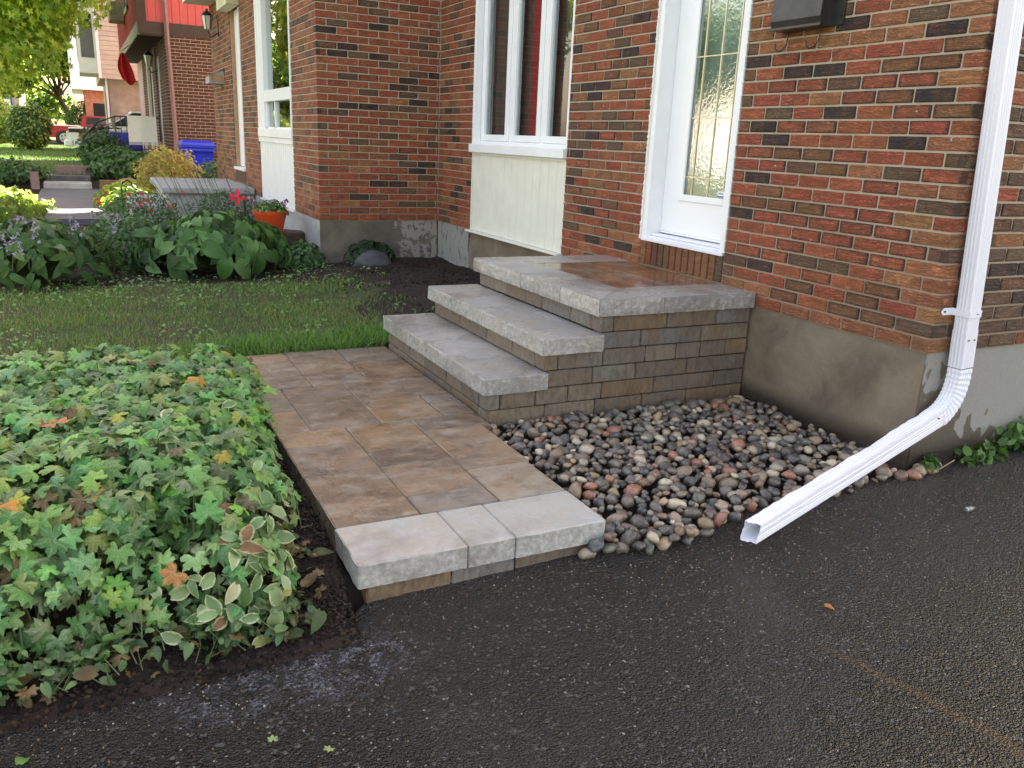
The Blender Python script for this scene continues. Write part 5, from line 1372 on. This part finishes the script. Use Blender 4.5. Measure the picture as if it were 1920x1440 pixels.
pw = [(CX(1.12), gz + .88), (CX(1.78), gz + 1.28), (CX(3.1), gz + 1.30), (CX(3.7), gz + .90)]; V, F = extrude(pw, 25.985, 27.615); MB().add(V, F).obj('side_window', 'carglass', wc)
MB().add([(CX(1.02), 26.08, gz + .872), (CX(1.70), 26.15, gz + 1.318), (CX(1.70), 27.45, gz + 1.318), (CX(1.02), 27.52, gz + .872)], [(0, 1, 2, 3)]).obj('windscreen', 'carglass', wc)
box('trim_strip', 'trim', CX(.02), CX(1.2), 25.98, 25.999, gz + .66, gz + .76, wc)
for y in (26.12, 27.2): MB().box(CX(-.04), CX(.0), y, y + .3, gz + .48, gz + .68, .01).obj('headlight', 'lampglass', wc)
MB().box(CX(.28), CX(.40), 25.97, 25.999, gz + .50, gz + .66).obj('side_lamp', 'amber', wc)
MB().box(CX(-.12), CX(.12), 25.96, 27.64, gz + .26, gz + .44, .03).obj('bumper', 'carwhite', wc)
wheel(wc, CX(.85), 26.08, gz + .30, .30); wheel(wc, CX(3.4), 26.08, gz + .30, .30); wheel(wc, CX(.85), 27.5, gz + .3, .3); wheel(wc, CX(3.4), 27.5, gz + .3, .3)
pk = thing('pickup_truck', 'dark red pickup truck parked beyond the green bush', 'pickup truck', (-2.5, 45, -.2)); gz = -.22
def PX(t): return -5.25 + t
pf = [(PX(0), gz + .34), (PX(0), gz + .88), (PX(2.0), gz + .90), (PX(2.0), gz + .90), (PX(2.12), gz + 1.38), (PX(3.25), gz + 1.40), (PX(3.8), gz + 1.0), (PX(5.0), gz + .92), (PX(5.1), gz + .34)]
V, F = extrude(pf, 44, 45.7); MB().add(V, F).obj('body', 'truck', pk)
pw = [(PX(2.25), gz + .98), (PX(2.28), gz + 1.32), (PX(3.2), gz + 1.33), (PX(3.6), gz + 1.0)]; V, F = extrude(pw, 43.985, 45.715); MB().add(V, F).obj('side_window', 'carglass', pk)
box('bed_rail', 'rug', PX(0), PX(2.0), 43.98, 44.04, gz + .88, gz + .93, pk)
MB().box(PX(-.15), PX(0), 44.0, 45.7, gz + .40, gz + .55, .02).obj('bumper', 'chrome', pk)
MB().disc((PX(1.27), 43.995, gz + .30), .38, 'y', 24, .02).obj('wheel_arch', 'tyre', pk)
for x in (1.27, 4.2):
    for y in (44.04, 45.6): wheel(pk, PX(x), y, gz + .34, .34)

# ------------------------------------------------------------------ far houses
bh = thing('beige_house', 'two-storey house with pinkish beige siding above tan stone, beyond the red house', 'house', (0, 32, -.2)); XB = -2.38
box('stone_wall', 'stone_tan', XB + .10, 6, 31, 38, -.2, 2.3, bh); box('upper_wall', 'beige', XB - .15, 6, 30.4, 37.6, 2.3, 5.2, bh)
for i in range(19): link('board', MB().box(XB - .16, 3, 30.37, 30.40, 2.3 + i * .15, 2.3 + i * .15 + .135).mesh('board', 'beige'), bh)
box('corner_trim', 'white', XB - .19, XB - .10, 30.34, 30.45, 2.3, 5.2, bh); box('fascia', 'cream', XB - .8, 6.3, 29.9, 38, 5.0, 5.25, bh)
MB().add([(XB - .9, 29.8, 5.25), (XB - .9, 38, 5.25), (2, 38, 7), (2, 29.8, 7), (6, 29.8, 5.25), (6, 38, 5.25)], [(0, 1, 2, 3), (3, 2, 5, 4), (0, 3, 4), (1, 5, 2)]).obj('roof', 'roof', bh)
bw_ = MB().box(XB - .75, XB - .16, 31.5, 34.5, 2.5, 4.6).obj('bay_window', 'cream', bh)
for i in range(4): box('pane', 'carglass', XB - .765, XB - .752, 31.65 + i * .7, 32.25 + i * .7, 3.0, 4.4, bw_)
box('pane', 'carglass', XB - .65, XB - .25, 31.48, 31.499, 3.0, 4.4, bw_)
box('door_jamb', 'brownstone', XB + .02, XB + .08, 31.2, 31.6, -.2, 2.2, bh); box('downspout', 'white', XB - .0, XB + .06, 30.9, 31.0, -.2, 2.3, bh)
for i in range(5): box('shutter', 'olive', XB + .08, XB + .10, 32 + i * .8, 32.3 + i * .8, .3, 2.0, bh)
ph_ = thing('pink_brick_house', 'distant pink brick house with white overhang past the beige house', 'house', (0, 48, -.2))
box('wall', 'pinkbrick', -2.95, 6, 46, 54, -.2, 2.4, ph_); box('upper_wall', 'white', -3.5, 6, 45.5, 54, 2.4, 5.2, ph_); box('door', 'dark', -2.97, -2.94, 47, 48, -.2, 1.9, ph_)
box('window', 'dark', -2.6, -2.0, 45.98, 45.99, .8, 1.8, ph_)
box('eave', 'cream', -4.0, 6.4, 45, 54.4, 5.2, 5.4, ph_)
fh = thing('tan_house', 'distant tan house with a blue-framed window at the left edge', 'house', (-9, 62, 0))
box('wall', 'stone_tan', -13, -6.6, 62, 70, -.2, 3.6, fh); box('window', 'blue2', -7.6, -7.0, 61.96, 61.99, 1.0, 2.2, fh); box('pane', 'white', -7.5, -7.1, 61.94, 61.955, 1.1, 2.1, fh)
MB().add([(-13.4, 61.5, 3.6), (-6.2, 61.5, 3.6), (-6.2, 70.5, 3.6), (-13.4, 70.5, 3.6), (-13.4, 66, 5.6), (-6.2, 66, 5.6)], [(0, 1, 5, 4), (1, 2, 5), (2, 3, 4, 5), (3, 0, 4)]).obj('roof', 'roof', fh)
# across the street (seen mirrored in the door glass)
oh = thing('tan_brick_house_opposite', 'tan brick house across the street mirrored in the front door glass', 'house', (-26, 24, -.4))
box('wall', 'concrete', -31, -24, 12, 34, -.6, 2.6, oh); box('upper_wall', 'stone_tan', -31, -24.2, 12, 34, 2.6, 5.0, oh); box('garage_door', 'white', -24, -23.95, 26, 30, -.6, 1.8, oh); box('window', 'carglass', -24, -23.95, 18, 21, .4, 2.0, oh); box('door', 'white', -24, -23.95, 23, 24, -.5, 1.7, oh)
MB().add([(-32, 11.5, 5), (-32, 34.5, 5), (-27.5, 34.5, 7.4), (-27.5, 11.5, 7.4), (-23.4, 11.5, 5), (-23.4, 34.5, 5)], [(0, 1, 2, 3), (3, 2, 5, 4), (0, 3, 4), (1, 5, 2)]).obj('roof', 'roof', oh)

# ------------------------------------------------------------------ trees
def tree(name, label, base, h, crown, n, size, cols, T=SL, trunk_r=.18, mat='treeleaf', group=None, lobes=None, sub=14):
    P_ = thing(name, label, 'tree', base, group); bx_, by_, bz_ = base; t = MB(); path = []
    c = Vector(crown[0]); r = Vector(crown[1])
    path = [Vector(base) + Vector((0, 0, -.1)), Vector((bx_ + (c.x - bx_) * .15, by_ + (c.y - by_) * .15, bz_ + h * .35)), Vector((bx_ + (c.x - bx_) * .5, by_ + (c.y - by_) * .5, bz_ + h * .6)), Vector((c.x, c.y, c.z + r.z * .3))]
    t.tube(path, [trunk_r, trunk_r * .75, trunk_r * .55, trunk_r * .2], 8); t.obj('trunk', 'bark', P_)
    cl_ = []
    for k in range(sub):
        v = Vector((random.gauss(0, 1), random.gauss(0, 1), random.gauss(0, .9))).normalized() * random.uniform(.45, .85)
        p = Vector((c.x + v.x * r.x, c.y + v.y * r.y, c.z + v.z * r.z)); cl_.append((p, random.uniform(.28, .45)))
        MB().tube([path[2], (path[2] + p) / 2 + Vector((0, 0, .15)), p], [trunk_r * .3, trunk_r * .16, .01], 5).obj('limb', 'bark', P_)
    ins = []
    for _ in range(n):
        p0, k = random.choice(cl_); v = Vector((random.gauss(0, 1), random.gauss(0, 1), random.gauss(0, .75))); v = v.normalized() * random.random() ** .45
        p = p0 + Vector((v.x * r.x, v.y * r.y, v.z * r.z)) * k
        ins.append((random.choice(T), np.array(leafmat(p, v + Vector((random.gauss(0, .7), random.gauss(0, .7), .5)), random.uniform(-3.14, 3.14), size * random.uniform(.7, 1.25))), (*pick(cols, .25), 0)))
    link('crown', joined('crown', ins, mat), P_, kind='stuff'); return P_
YG = [(.26, .36, .05), (.32, .42, .06), (.20, .30, .04), (.36, .44, .09), (.14, .24, .04)]
YG = [tuple(v * 1.25 for v in c) for c in YG]
ML = [fan_leaf(11, 5, .5, .2, .1, 'treeleaf')]
tree('maple_tree', 'sunlit yellow-green maple hanging over the top left of the picture', (-7.6, 17.5, -.3), 3.2, ((-5.0, 17.0, 3.3), (2.3, 2.6, 2.0)), 21000, .17, YG, ML, .2, sub=30)
tree('garden_tree', 'darker green tree behind the maple with its trunk showing', (-3.6, 55, -.2), 4, ((-4.8, 55, 4.2), (3.6, 3, 3.2)), 9000, .33, DG + YG[:1], SL, .22)
tree('garden_tree', 'leafy green tree far left behind the round bush', (-9.5, 50, -.2), 4, ((-8.3, 50, 4.0), (3.6, 3, 2.8)), 9000, .33, YG + DG, SL, .25)
tree('backdrop_tree', 'tall green street tree beyond the parked truck', (-11, 75, -.2), 7, ((-9, 75, 7.0), (8, 4, 6)), 12000, .6, YG + DG, SL, .3)
tree('street_tree', 'tree across the street mirrored in the door glass', (-17.5, 24, -.6), 4.5, ((-17.5, 24, 4.6), (3.2, 3.2, 2.4)), 5000, .35, DG, SL, .2)
bush('round_bush', 'large round dark green bush with sunlit top on the far lawn', (-4.92, 33, .62), (.72, .7, .82), 6000, .12, DG + YG[:2], zb=-.2)
bush('yellow_bush', 'pale yellow-green bush behind the round bush at the left edge', (-6.2, 35, .75), (.9, .8, .95), 4000, .14, YG, zb=-.2)
bush('tall_shrub', 'green shrub row behind the red pickup', (-2.2, 49, .9), (1.9, 1.0, 1.25), 6000, .17, DG + LG, zb=-.2)
bush('copper_bush', 'dark reddish shrub between the truck and the porch railing', (-2.75, 23.5, .42), (.55, .6, .40), 2200, .10, [(.05, .03, .02), (.04, .05, .02), (.08, .035, .02)], zb=-.2)
# far lawn blades (dark strip and sunlit strip)
gr = []
for _ in range(26000):
    y = random.uniform(16.9, 40); x = random.uniform(-8.5, -2.5); h = random.uniform(.05, .09)
    gr.append((random.choice(BL), np.array(mat4((x, y, hz(x, y)), orient((random.gauss(0, .3), random.gauss(0, .3), 1), random.uniform(-3, 3)), (h * 2, h, h))), (*pick(GC[:4], .3), 0)))
o = link('far_grass', joined('far_grass', gr, 'grass')); tag(o, 'lawn grass beyond the garden steps, dark in shade and bright past it', kind='stuff')

# twigs, grit and bits washed over the driveway
gb = []
for _ in range(900):
    x = random.uniform(-3.9, .6); y = -.03 - abs(random.gauss(0, .22)) - (.22 if x < -2.6 else .0) - (.10 if -1.8 < x < -1 else 0)
    s_ = random.uniform(.0012, .0035)
    gb.append((random.choice(tmpls), np.array(mat4((x, y, za(x) + s_ * .4), Euler((x * 50, y * 50, 0)).to_quaternion(), s_)), (*pick([(.16, .13, .10), (.30, .28, .24), (.06, .045, .035), (.22, .12, .06)], .3), 0)))
for _ in range(90):
    x = random.uniform(-3.6, .4); y = random.uniform(-1.6, -.1)
    gb.append((random.choice(BL), np.array(mat4((x, y, za(x) + .003), orient((random.gauss(0, 1), random.gauss(0, 1), .15), random.uniform(-3, 3)), (.02, .02, random.uniform(.01, .03)))), (*pick([(.20, .15, .08), (.10, .06, .03)], .3), 0)))
o = link('driveway_grit', joined('driveway_grit', gb, 'crumb')); tag(o, 'fine grit and straw bits washed onto the driveway edge', kind='stuff')
# dead leaves and stalks under the geranium mound
dl_ = []
for _ in range(900):
    x = random.uniform(-4.2, -2.72); y = random.uniform(-.20, .9)
    dl_.append((random.choice(EL + GL), np.array(leafmat((x, y, hz(x, y) + random.uniform(.01, .07)), (random.gauss(0, .6), random.gauss(0, .6) - .4, 1), random.uniform(-3, 3), random.uniform(.03, .06))), (*pick([(.10, .06, .03), (.16, .10, .05), (.05, .09, .03), (.04, .06, .025)], .3), 0)))
link('dead_leaves', joined('dead_leaves', dl_, 'leaf'), GP, kind='stuff')
